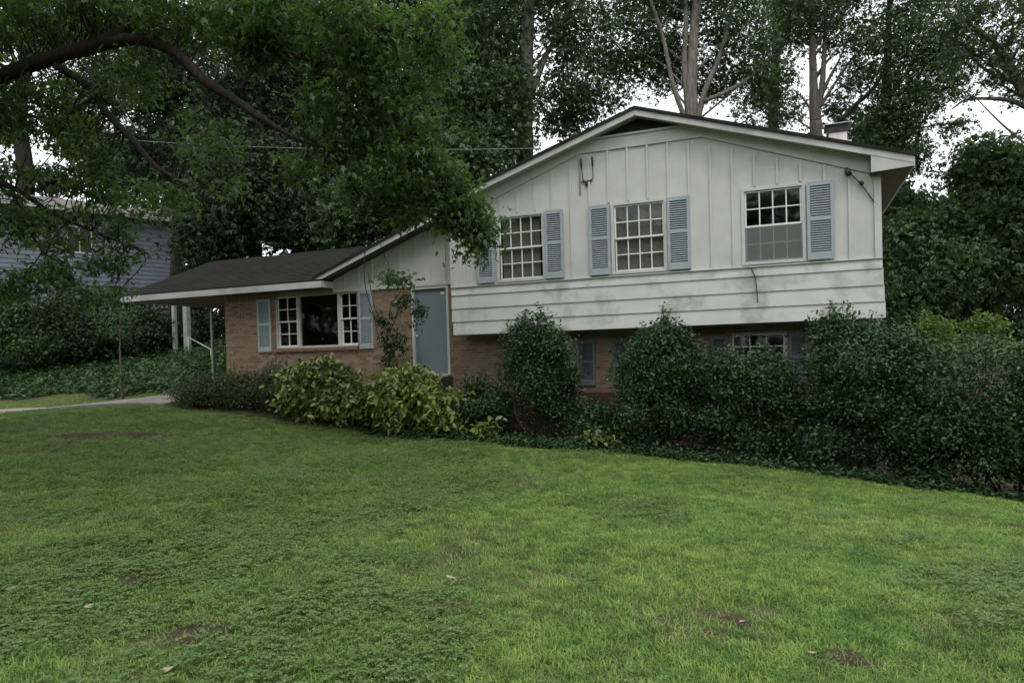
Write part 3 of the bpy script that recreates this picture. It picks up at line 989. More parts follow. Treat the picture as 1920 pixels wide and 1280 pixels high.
# ------------------------------------------------------------------ power line
a, b = P(-150, 215, 24.0), np.array([2.93, -0.30, 4.22])
pl = []
for k in range(33):
    t_ = k / 32
    p = a + (b - a) * t_
    p[2] -= 4 * 0.42 * t_ * (1 - t_)
    pl.append(p)
o = MB().tube(pl, [0.0065] * 33, 5).build('power_line', 'cable_white', smooth=True)
tag(o, 'thin pale overhead service wire running to the house gable', 'wire')

# ------------------------------------------------------------------ neighbour's house
cn = P(338, 420, 40.0)
dN = np.array([math.sin(math.radians(23.4)), math.cos(math.radians(23.4)), 0])      # along the wall, away from the camera
nN = np.array([dN[1], -dN[0], 0])                                                  # outwards, to the right
gN = g1z(cn[0], cn[1])
NB = thing('neighbouring_house', (cn[0], cn[1], gN), 'blue lap-sided neighbouring house with pale roof behind the leafy bough', 'house')
WORLD[NB.name] = Vector((cn[0], cn[1], gN))


def nb(a_, b_, z):
    """a_ along the wall back towards the street, b_ inwards, z up"""
    p = np.array([cn[0], cn[1], 0]) - dN * a_ - nN * b_
    return (p[0], p[1], z)


def nbox(mb_, a0, a1, b0, b1, z0, z1):
    V = [nb(a0, b0, z0), nb(a1, b0, z0), nb(a1, b1, z0), nb(a0, b1, z0), nb(a0, b0, z1), nb(a1, b0, z1), nb(a1, b1, z1), nb(a0, b1, z1)]
    return mb_.poly(V, [(0, 3, 2, 1), (4, 5, 6, 7), (0, 1, 5, 4), (1, 2, 6, 5), (2, 3, 7, 6), (3, 0, 4, 7)])


ez_n = cn[2]
nw = nbox(MB(), 0, 11.0, 0.0, 8.0, gN - 1.5, ez_n).build('wall', 'neighbour_blue', NB)
z = gN - 0.2
while z < ez_n - 0.12:
    V = [nb(-0.02, -0.035, z), nb(11.0, -0.035, z), nb(11.0, -0.006, z + 0.24), nb(-0.02, -0.006, z + 0.24), nb(-0.02, 0.0, z), nb(11.0, 0.0, z), nb(11.0, 0, z + 0.24), nb(-0.02, 0, z + 0.24)]
    MB().poly(V, [(0, 1, 2, 3), (4, 7, 6, 5), (0, 4, 5, 1), (1, 5, 6, 2), (2, 6, 7, 3), (3, 7, 4, 0)]).build('siding_board', 'neighbour_blue', nw)
    z += 0.235
V = [nb(-0.5, -0.55, ez_n - 0.02), nb(11.4, -0.55, ez_n - 0.02), nb(11.4, 4.0, ez_n + 1.35), nb(-0.5, 4.0, ez_n + 1.35), nb(-0.5, -0.55, ez_n + 0.10), nb(11.4, -0.55, ez_n + 0.10), nb(11.4, 4.0, ez_n + 1.48), nb(-0.5, 4.0, ez_n + 1.48)]
nr = MB().poly(V, [(0, 3, 2, 1), (4, 5, 6, 7), (0, 1, 5, 4), (1, 2, 6, 5), (2, 3, 7, 6), (3, 0, 4, 7)]).build('roof', 'neighbour_roof', NB)
V = [nb(-0.5, 4.002, ez_n + 1.35), nb(11.4, 4.002, ez_n + 1.35), nb(11.4, 8.5, ez_n), nb(-0.5, 8.5, ez_n), nb(-0.5, 4.002, ez_n + 1.48), nb(11.4, 4.002, ez_n + 1.48), nb(11.4, 8.5, ez_n + 0.1), nb(-0.5, 8.5, ez_n + 0.1)]
MB().poly(V, [(0, 3, 2, 1), (4, 5, 6, 7), (0, 1, 5, 4), (1, 2, 6, 5), (2, 3, 7, 6), (3, 0, 4, 7)]).build('rear_slope', 'neighbour_roof', nr)
gt = MB()
gt.tube([nb(-0.5, -0.6, ez_n - 0.02), nb(11.4, -0.6, ez_n - 0.02)], [0.065, 0.065], 8)
gt.build('gutter', 'post_paint', NB, smooth=True)
MB().tube([nb(0.3, -0.6, ez_n - 0.05), nb(0.3, -0.12, ez_n - 0.35), nb(0.3, -0.1, gN)], [0.05, 0.05, 0.05], 6).build('downspout', 'white_trim', NB, smooth=True)
for a0 in (4.5,):
    wn = nbox(MB(), a0, a0 + 1.2, -0.06, 0.02, ez_n - 2.1, ez_n - 0.7).build('window', 'white_trim', NB)
    nbox(MB(), a0 + 0.08, a0 + 0.57, -0.07, -0.061, ez_n - 2.02, ez_n - 0.78).build('pane', 'metal_dark', wn)
    nbox(MB(), a0 + 0.63, a0 + 1.12, -0.07, -0.061, ez_n - 2.02, ez_n - 0.78).build('pane', 'metal_dark', wn)
nbox(MB(), -0.025, 0.10, -0.05, 0.0, gN, ez_n).build('corner_board', 'neighbour_blue', NB)


# ------------------------------------------------------------------ trees
def tube_tree(parent, stems, mat_):
    """stems: lists of (u, v, t, r) or (x, y, z, r) rows already in metres"""
    for k, s in enumerate(stems):
        branch('trunk' if k == 0 else 'branch', s, mat_, parent, 10 if k == 0 else 7)


def px(rows):
    return [(*P(u, v, t), r) for u, v, t, r in rows]


def tree(name, label, trunk, limbs, blobs, leaf, size, per, leaf_n, radius, bark='bark_mid', shape=LEAF_CLUMP, group=None, twigs=26, seed=1, flat=0.5, spread=0.7, base=True):
    rng = np.random.default_rng(seed)
    T = px(trunk)
    if base:                                # bring the trunk down to the ground
        x, y, z, r = T[0]
        g = g1z(x, y)
        T = [(x, y, g - 0.1, r * 1.35), (x, y, g + 0.5, r * 1.12)] + ([T[0]] if z > g + 1 else []) + T[1:]
    o = thing(name, (T[0][0], T[0][1], T[0][2] + 0.1), label, 'tree', group)
    tr = branch('trunk', T, bark, o, 12)
    for l in limbs:
        branch('branch', px(l), bark, o, 7)
    pts, tnt, cen = sprays(blobs, per, leaf_n, radius, rng, flat)
    # limbs reaching into the crown
    sk = spline(T, 8)
    mb_ = MB()
    for k in range(twigs):
        c = cen[rng.integers(len(cen))]
        below = sk[sk[:, 2] < c[2] - 0.1]
        if len(below) == 0:
            continue
        dist = np.linalg.norm(below[:, :2] - c[:2], axis=1)
        j = np.argmin(np.abs(below[:, 2] - (c[2] - 0.9 * dist)))
        s = below[j]
        if np.linalg.norm(s[:3] - c) > 9:
            continue
        mid = (s[:3] + c) / 2 + np.array([0, 0, 0.15]) * np.linalg.norm(s[:3] - c) * 0.5 + rng.normal(0, 0.15, 3)
        q = spline([s[:3], mid, c], 5)
        r0 = min(0.05, s[3] * 0.5)
        mb_.tube(q, np.linspace(r0, 0.012, len(q)), 5)
    if mb_.v:
        mb_.build('limbs', bark, o, smooth=True, kind='stuff')
    leaves('crown', pts, size, shape, leaf, o, tint=tnt, rng=rng, spread=spread, kind='stuff')
    return o


# large shade tree, trunk just left of the view, boughs reaching over the lawn in front of the house
TB = P(-95, 500, 12.8)
SG = g1z(TB[0], TB[1])
BT = thing('large_shade_tree', (TB[0], TB[1], SG), 'large dark-limbed shade tree with boughs spreading over the front lawn', 'tree')
branch('trunk', [(TB[0], TB[1], SG - 0.2, 0.52), (TB[0], TB[1], SG + 0.4, 0.42), (*P(-95, 420, 12.8), 0.37), (*P(-85, 250, 12.8), 0.34), (*P(-105, 60, 12.9), 0.28), (*P(-90, -200, 13.0), 0.2), (*P(-40, -480, 13.0), 0.1)], 'bark_dark', BT, 14, 6)
BIG = [
    [(-90, 235, 12.8, .22), (0, 150, 12.5, .165), (100, 108, 12.2, .15), (200, 78, 11.9, .135), (262, 30, 11.7, .11), (335, -60, 11.4, .085), (430, -170, 11.2, .05)],
    [(190, 82, 11.9, .12), (265, 74, 11.7, .115), (330, 100, 11.5, .105), (380, 148, 11.4, .095), (440, 188, 11.3, .085), (494, 224, 11.2, .06), (560, 262, 11.3, .035), (640, 285, 11.6, .02)],
    [(105, 122, 12.2, .085), (160, 158, 12.1, .08), (203, 215, 12.0, .072), (248, 262, 12.0, .065), (292, 312, 11.9, .05), (345, 345, 11.9, .035), (392, 392, 11.9, .02), (420, 430, 11.9, .01)],
    [(448, 170, 11.3, .04), (478, 128, 11.3, .038), (528, 106, 11.3, .034), (585, 118, 11.3, .032), (592, 160, 11.3, .035), (594, 218, 11.4, .035), (612, 260, 11.5, .032), (648, 292, 11.7, .028), (656, 336, 11.8, .024), (682, 384, 11.9, .018), (712, 455, 12.0, .008), (735, 515, 12.1, .006)],
    [(340, -55, 11.4, .07), (430, -40, 11.3, .055), (540, -10, 11.2, .045), (640, 60, 11.4, .035), (720, 160, 11.7, .025), (800, 280, 12.1, .018), (860, 380, 12.5, .012), (905, 440, 12.6, .007)],
    [(676, 225, 11.7, .022), (668, 255, 11.7, .022), (655, 290, 11.7, .022)],
    [(640, 60, 11.4, .03), (740, 60, 11.3, .022), (830, 110, 11.4, .012)],
    [(-60, 330, 12.8, .1), (20, 350, 12.6, .06), (100, 400, 12.4, .04), (190, 440, 12.3, .025), (270, 470, 12.3, .012)],
    [(20, 350, 12.6, .04), (60, 440, 12.5, .03), (110, 510, 12.5, .015)],
    [(495, 222, 11.2, .03), (478, 245, 11.2, .018), (470, 285, 11.2, .008)],
    [(700, 400, 11.95, .01), (686, 455, 12.0, .009), (684, 530, 12.0, .009), (700, 590, 12.1, .008), (712, 640, 12.2, .006)],
    [(690, 510, 12.0, .007), (702, 575, 12.0, .006), (722, 620, 12.1, .005)],
]
for l in BIG:
    branch('branch', [(*q_[:3], q_[3] * 0.85) for q_ in px(l)], 'bark_dark', BT, 8, 6, 0.12)
rng = np.random.default_rng(21)
B = [pb(600, 40, 11.2, 150, 85, 1.15), pb(720, 110, 11.5, 110, 95, .95), pb(820, 60, 11.3, 60, 80, .3), pb(640, 180, 11.5, 90, 70, .5), pb(745, 235, 11.8, 95, 75, .75), pb(700, 330, 11.9, 75, 55, .4),
     pb(800, 330, 12.2, 75, 60, .7), pb(850, 390, 12.5, 55, 40, .45), pb(885, 425, 12.6, 42, 42, .4), pb(900, 465, 12.6, 25, 22, .1), pb(770, 390, 12.2, 55, 30, .28),
     pb(450, 30, 11.4, 110, 60, .7), pb(330, 25, 11.7, 90, 55, .6), pb(200, 10, 12.0, 110, 45, .7), pb(60, 30, 12.4, 100, 55, .6), pb(70, 185, 12.4, 90, 40, .35), pb(390, 250, 11.8, 80, 45, .18), pb(250, 150, 11.9, 80, 50, .3), pb(490, 90, 11.4, 70, 40, .3),
     pb(20, 235, 12.6, 50, 28, .2), pb(110, 240, 12.5, 50, 30, .2), pb(40, 320, 12.6, 40, 20, .1), pb(170, 290, 12.2, 60, 35, .25), pb(15, 410, 12.5, 55, 50, .32), pb(95, 430, 12.4, 70, 45, .34), pb(205, 410, 12.3, 55, 50, .27), pb(215, 490, 12.3, 45, 30, .16), pb(95, 515, 12.5, 80, 30, .24), pb(300, 370, 12.0, 60, 40, .2), pb(20, 535, 12.6, 55, 35, .22), pb(185, 345, 12.2, 60, 30, .2), pb(175, 550, 12.4, 70, 18, .14),
     pb(735, 525, 12.1, 22, 14, .07), pb(560, 310, 11.6, 60, 35, .13), pb(620, 250, 11.6, 70, 40, .22), pb(420, 340, 11.9, 40, 30, .07)]
pts, tnt, cen = sprays(B, 120, 15, 0.16, rng, 0.5)
leaves('crown', pts, 0.125, LEAF_LOBED, 'leaf_shade_tree', BT, tint=tnt, rng=rng, droop=0.5, spread=0.6, kind='stuff')
nodes = np.vstack([spline(px(l), 10)[:, :3] for l in BIG])
tw = MB()
for c in cen[rng.permutation(len(cen))[:600]]:
    d = np.linalg.norm(nodes - c, axis=1)
    j = int(np.argmin(d))
    if 0.08 < d[j] < 1.1:
        a_ = nodes[j]
        mid = (a_ + c) / 2 + rng.normal(0, 0.12, 3) + np.array([0, 0, 0.08 * d[j]])
        q = spline([a_, mid, c, c + (c - mid) * 0.35 + np.array([0, 0, -0.05])], 3)
        tw.tube(q, np.linspace(0.011 + 0.004 * d[j], 0.003, len(q)), 4)
tw.build('twigs', 'bark_dark', BT, smooth=True, kind='stuff')
# the rest of the crown overhead, above the picture
B2 = [((-6.5, -8.0, 9), (4.0, 3.5, 2.4), 1.2), ((-8.5, -7, 6), (3, 3, 2.5), .8), ((-6, -8, 12), (3.5, 3.5, 2), .6), ((-7.5, -10, 7), (3, 2.5, 2.5), .8), ((-3.6, -9.8, 6.6), (3.4, 2.6, 1.2), 1.1), ((-0.5, -10.2, 6.2), (1.8, 1.5, .8), .4)]
pts, tnt, cen = sprays(B2, 300, 14, 0.3, rng, 0.5)
leaves('upper_crown', pts, 0.19, LEAF_SIMPLE, 'leaf_shade_tree', BT, tint=tnt, rng=rng, droop=0.4, kind='stuff')
mb = MB()
for k in range(40):
    c = cen[rng.integers(len(cen))]
    s = np.array([TB[0], TB[1], rng.uniform(3.5, 7.5)])
    q = spline([s, (s + c) / 2 + np.array([0, 0, 0.5]), c], 5)
    mb.tube(q, np.linspace(0.07, 0.015, len(q)), 5)
mb.build('upper_limbs', 'bark_dark', BT, smooth=True, kind='stuff')

# woods behind the house
GB = 'trees of the wood behind the house'
tree('tall_tree', 'tall tree with one thick tan trunk rising behind the left roof slope', [(985, 330, 29, .36), (984, 200, 29, .33), (988, 80, 29, .29), (992, -60, 29, .24), (1000, -260, 29, .14)],
     [[(978, 150, 29, .10), (960, 90, 28.8, .08), (935, 10, 28.6, .06)], [(995, 180, 29, .13), (1030, 90, 28.8, .10), (1065, 20, 28.6, .07), (1090, -60, 28.5, .05)], [(968, 250, 28.6, .06), (945, 150, 28.4, .05), (925, 60, 28.2, .04)]],
     [pb(900, 80, 29, 90, 110, 1.0), pb(985, -90, 29, 150, 100, 1.1), pb(870, 200, 28.4, 80, 75, .8), pb(930, 260, 28, 60, 60, .45), pb(1075, 60, 29.5, 60, 90, .4), pb(1060, 200, 29.5, 55, 60, .35), pb(940, 180, 28, 60, 60, .35)],
     'leaf_back', 0.20, 360, 19, 0.40, 'bark_tan', group=GB, seed=31)
tree('forked_tree', 'tree with several slim grey-tan stems forking above the gable apex', [(1297, 235, 26.5, .25), (1296, 160, 26.5, .22), (1300, 80, 26.5, .19), (1306, 0, 26.5, .17), (1312, -120, 26.5, .11), (1318, -260, 26.5, .06)],
     [[(1290, 215, 26.5, .12), (1283, 120, 26.5, .105), (1286, 40, 26.5, .09), (1282, -90, 26.5, .07)], [(1285, 225, 26.5, .10), (1262, 160, 26.3, .085), (1243, 70, 26.2, .07), (1220, 0, 26.1, .06), (1195, -90, 26, .04)],
      [(1308, 225, 26.5, .13), (1322, 170, 26.4, .11), (1348, 110, 26.3, .095), (1368, 40, 26.2, .08), (1382, -40, 26.1, .06)], [(1320, 190, 26.3, .085), (1362, 172, 26.1, .07), (1402, 148, 26, .055), (1440, 118, 25.8, .035)]],
     [pb(1180, 60, 27.5, 75, 90, .75), pb(1130, 150, 28, 60, 60, .45), pb(1250, -50, 27, 110, 70, .8), pb(1345, 20, 27, 60, 70, .35), pb(1400, 60, 26.5, 60, 80, .45), pb(1240, 130, 28, 45, 55, .35), pb(1340, 150, 28, 45, 50, .3), pb(1420, 150, 26.5, 50, 40, .25), pb(1270, 60, 29, 60, 90, .5)],
     'leaf_back', 0.155, 330, 15, 0.30, 'bark_tan', group=GB, seed=32, twigs=8)
tree('straight_tree', 'slim dark straight tree between the forked stems and the chimney', [(1450, 260, 31, .22), (1452, 160, 31, .2), (1456, 60, 31, .17), (1460, -80, 31, .1)],
     [[(1452, 130, 31, .06), (1475, 60, 31, .05), (1490, 0, 31, .03)]],
     [pb(1465, 60, 31, 55, 80, .55), pb(1445, 150, 31, 40, 50, .3), pb(1500, -30, 31, 80, 60, .5), pb(1410, 210, 31, 40, 28, .15), pb(1460, 200, 32, 40, 30, .15)],
     'leaf_back', 0.15, 300, 13, 0.29, 'bark_mid', group=GB, seed=33)
tree('branching_tree', 'grey tree dividing into a fan of branches beside the chimney', [(1530, 270, 28, .24), (1529, 225, 28, .22), (1526, 180, 28, .18), (1524, 110, 28, .14), (1522, 20, 28, .1), (1530, -90, 28, .06)],
     [[(1530, 215, 28, .13), (1540, 170, 28, .12), (1545, 110, 28, .1), (1548, 40, 28, .07), (1555, -40, 28, .05)], [(1538, 185, 28, .08), (1556, 145, 28, .065), (1575, 110, 28, .04), (1590, 70, 28, .025)],
      [(1535, 205, 28, .07), (1560, 165, 28, .055), (1590, 120, 28, .04), (1620, 85, 28, .02)], [(1525, 215, 28, .06), (1510, 190, 28, .04), (1490, 170, 28, .02)]],
     [pb(1520, 30, 28, 70, 45, .5), pb(1590, 60, 28.5, 55, 40, .3), pb(1470, 0, 28, 50, 40, .25), pb(1600, -40, 28, 80, 50, .5), pb(1560, 195, 29, 30, 25, .12), pb(1480, 215, 29, 35, 22, .12), pb(1600, 140, 28.5, 35, 35, .15)],
     'leaf_back', 0.145, 300, 13, 0.27, 'bark_mid', group=GB, seed=34)
tree('leafy_tree', 'dark leafy tree clothed in foliage behind the right eave', [(1662, 300, 27, .2), (1660, 200, 27, .17), (1664, 100, 27, .13), (1668, 0, 27, .09), (1672, -110, 27, .05)],
     [[(1575, 228, 27.2, .09), (1600, 200, 27.2, .085), (1632, 172, 27.1, .08), (1655, 140, 27, .06)], [(1664, 180, 27, .06), (1710, 130, 27, .045), (1760, 110, 27, .03)], [(1662, 245, 27, .05), (1720, 240, 27, .035), (1790, 230, 27, .02), (1830, 228, 27, .01)]],
     [pb(1665, 100, 27, 70, 80, .8), pb(1690, 210, 27, 60, 55, .6), pb(1640, 250, 27, 35, 40, .3), pb(1740, 60, 27, 70, 60, .4), pb(1700, -30, 27, 100, 50, .6), pb(1755, 150, 27, 50, 40, .3), pb(1700, 290, 27, 40, 40, .35), pb(1795, 238, 27, 30, 14, .07), pb(1780, 100, 27, 50, 40, .2)],
     'leaf_back', 0.15, 340, 14, 0.27, 'bark_dark', group=GB, seed=35)
# tree at the right edge whose boughs come in from outside the view
tree('spreading_tree', 'tree with curved pale boughs spreading in over the open sky on the right', [(2010, 600, 22, .3), (2000, 350, 22, .28), (1960, 220, 22, .22), (1915, 165, 22, .15), (1885, 110, 22, .12), (1850, 70, 22, .07), (1810, 40, 22, .03)],
     [[(1950, 215, 22, .1), (1900, 190, 22, .075), (1850, 185, 22, .055), (1810, 188, 22, .04), (1785, 205, 22, .02)], [(1905, 150, 22, .08), (1870, 145, 22, .05), (1835, 120, 22, .035), (1805, 90, 22, .02)],
      [(1985, 260, 22, .16), (1960, 120, 22, .13), (1925, 30, 22, .11), (1900, -60, 22, .08)], [(1930, 35, 22, .05), (1900, 10, 22, .04), (1870, -20, 22, .02)]],
     [pb(1850, 50, 22, 80, 45, .5), pb(1890, 130, 22, 55, 30, .3), pb(1800, 180, 22, 25, 14, .07), pb(1830, 105, 22, 60, 30, .25), pb(1880, -50, 22, 120, 60, .6), pb(1920, 175, 22, 50, 18, .1), pb(1960, 60, 22, 60, 70, .5), pb(1790, 20, 22, 60, 40, .2), pb(2000, 250, 22, 50, 80, .4)],
     'leaf_back', 0.125, 250, 12, 0.22, 'bark_mid', group=GB, seed=36)
# dense right-hand trees beyond the hedge
GR = 'dense trees beyond the right end of the house'
tree('round_tree', 'dense round-topped green tree at the right beyond the hedge', [(1850, 640, 26, .25), (1850, 500, 26, .22), (1852, 380, 26, .14), (1855, 300, 26, .06)], [],
     [pb(1850, 330, 26, 55, 75, .9), pb(1830, 420, 25.5, 80, 60, 1.0), pb(1905, 360, 25.5, 55, 85, .9), pb(1880, 500, 25, 100, 70, 1.3), pb(1960, 450, 25, 70, 120, 1.1), pb(1790, 500, 25, 60, 60, .7)],
     'leaf_right', 0.22, 300, 16, 0.34, 'bark_dark', group=GR, seed=37)
tree('bushy_tree', 'bushy mid-green tree pressed behind the right corner of the house', [(1715, 640, 25, .2), (1715, 520, 25, .16), (1712, 420, 25, .08)], [],
     [pb(1700, 470, 25, 50, 70, .9), pb(1735, 420, 25.5, 55, 50, .8), pb(1760, 520, 24.5, 70, 60, .9), pb(1690, 560, 24.5, 50, 50, .6), pb(1685, 380, 26, 30, 30, .25)],
     'leaf_right', 0.2, 300, 16, 0.31, 'bark_dark', group=GR, seed=38)
# left woods
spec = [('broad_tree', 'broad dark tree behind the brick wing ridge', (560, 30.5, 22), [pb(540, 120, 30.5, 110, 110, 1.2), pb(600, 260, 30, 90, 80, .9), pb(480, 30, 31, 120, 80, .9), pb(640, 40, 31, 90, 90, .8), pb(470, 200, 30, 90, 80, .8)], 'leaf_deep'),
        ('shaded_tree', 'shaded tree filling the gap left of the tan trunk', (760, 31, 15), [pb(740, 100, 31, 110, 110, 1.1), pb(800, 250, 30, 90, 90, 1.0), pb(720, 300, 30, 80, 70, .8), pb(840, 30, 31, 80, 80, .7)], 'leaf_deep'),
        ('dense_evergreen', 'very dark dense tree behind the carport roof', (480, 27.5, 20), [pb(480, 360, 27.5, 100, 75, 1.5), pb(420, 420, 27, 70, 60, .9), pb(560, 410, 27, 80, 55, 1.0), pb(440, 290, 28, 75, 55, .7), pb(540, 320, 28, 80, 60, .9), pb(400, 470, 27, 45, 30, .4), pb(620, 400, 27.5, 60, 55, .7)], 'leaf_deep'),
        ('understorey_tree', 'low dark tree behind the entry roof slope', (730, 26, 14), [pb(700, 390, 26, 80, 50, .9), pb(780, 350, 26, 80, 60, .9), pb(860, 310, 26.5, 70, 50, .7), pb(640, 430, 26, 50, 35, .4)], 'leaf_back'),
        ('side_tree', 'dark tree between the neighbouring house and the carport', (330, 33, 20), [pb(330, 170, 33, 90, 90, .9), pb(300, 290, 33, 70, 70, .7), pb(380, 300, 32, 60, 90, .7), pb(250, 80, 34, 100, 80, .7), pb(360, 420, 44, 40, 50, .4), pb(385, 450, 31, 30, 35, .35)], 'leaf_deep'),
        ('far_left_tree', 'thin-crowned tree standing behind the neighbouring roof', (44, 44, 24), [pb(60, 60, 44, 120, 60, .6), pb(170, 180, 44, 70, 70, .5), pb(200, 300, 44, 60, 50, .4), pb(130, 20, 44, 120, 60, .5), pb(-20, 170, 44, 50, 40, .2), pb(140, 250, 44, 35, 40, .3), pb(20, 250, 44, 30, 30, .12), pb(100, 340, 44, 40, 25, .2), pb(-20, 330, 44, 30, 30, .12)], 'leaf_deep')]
for k, (nm, lb, (u, t_, r), bl_, lf) in enumerate(spec):
    rr = r * t_ / FPX * 0.5 * 1.3
    tree(nm, lb, [(u, 560, t_, rr), (u + 6, 350, t_, rr * .9), (u - 9, 220, t_, rr * .8), (u + 5, 100, t_, rr * .7), (u - 6, -40, t_, rr * .5), (u, -160, t_, rr * .25)] if nm not in ('understorey_tree', 'dense_evergreen') else [(u, 560, t_, rr), (u, 420, t_, rr * .8), (u, 330, t_, rr * .4)],
         [], bl_, lf, 0.20 if nm != 'far_left_tree' else 0.26, 430, 19, 0.40, 'bark_mid' if k == 0 else 'bark_dark', group=GB, seed=50 + k, twigs=5 if nm == 'far_left_tree' else 26)

# far wood that closes the horizon
rng = np.random.default_rng(77)
far = []
for u in np.arange(-500, 3100, 95):
    right = u > 1600
    for _ in range(3):
        v0 = rng.uniform(430, 640) if right else rng.uniform(240 if u > 230 else 480, 640)
        far.append(pb(u + rng.uniform(-40, 40), v0, rng.uniform(42, 58), 80, 60, 1.0))
    if 230 < u < 1000:
        far.append(pb(u, rng.uniform(60, 240), rng.uniform(46, 58), 90, 70, .55))
pts, tnt, cen = sprays(far, 75, 14, 0.75, rng, 0.6)
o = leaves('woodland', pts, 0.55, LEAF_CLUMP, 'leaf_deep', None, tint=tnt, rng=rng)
tag(o, 'dark far wood seen as one mass between the nearer trees', 'woodland', kind='stuff')
mb = MB()

rng = np.random.default_rng(78)
far = [((x, rng.uniform(-52, -44), rng.uniform(-1.5, 10.5)), (4.0, 2.0, 2.4), 1.0) for x in np.arange(-90, 75, 3.2) for _ in range(4)]
pts, tnt, cen = sprays(far, 26, 12, 0.9, rng, 0.6)
o = leaves('woodland', pts, 0.8, LEAF_CLUMP, 'leaf_deep', None, tint=tnt, rng=rng)
tag(o, 'dark wood across the street, mirrored in the window panes', 'woodland', kind='stuff')

# trees across the street, mirrored in the panes and darkening the glass
for k, (x, y, h, r_) in enumerate(((-6, -38, 12, 5.5), (4, -42, 14, 6.0), (15, -37, 12, 5.5), (27, -36, 13, 6), (-18, -36, 13, 6))):
    rng = np.random.default_rng(90 + k)
    g = g1z(x, y)
    o = thing('street_tree', (x, y, g), 'leafy tree across the street, mirrored in the window panes', 'tree', 'trees across the street')
    MB().tube([(x, y, g - 0.1), (x, y, g + 3), (x + 0.3, y, g + h * 0.7)], [0.4, 0.3, 0.12], 9).build('trunk', 'bark_mid', o, smooth=True)
    pts, tnt, cen = sprays([((x, y, g + h * 0.6), (r_, r_ * 0.8, h * 0.42), 1.0)], 260, 12, 0.6, rng, 0.6)
    leaves('crown', pts, 0.55, LEAF_CLUMP, 'leaf_back', o, tint=tnt, rng=rng, kind='stuff')


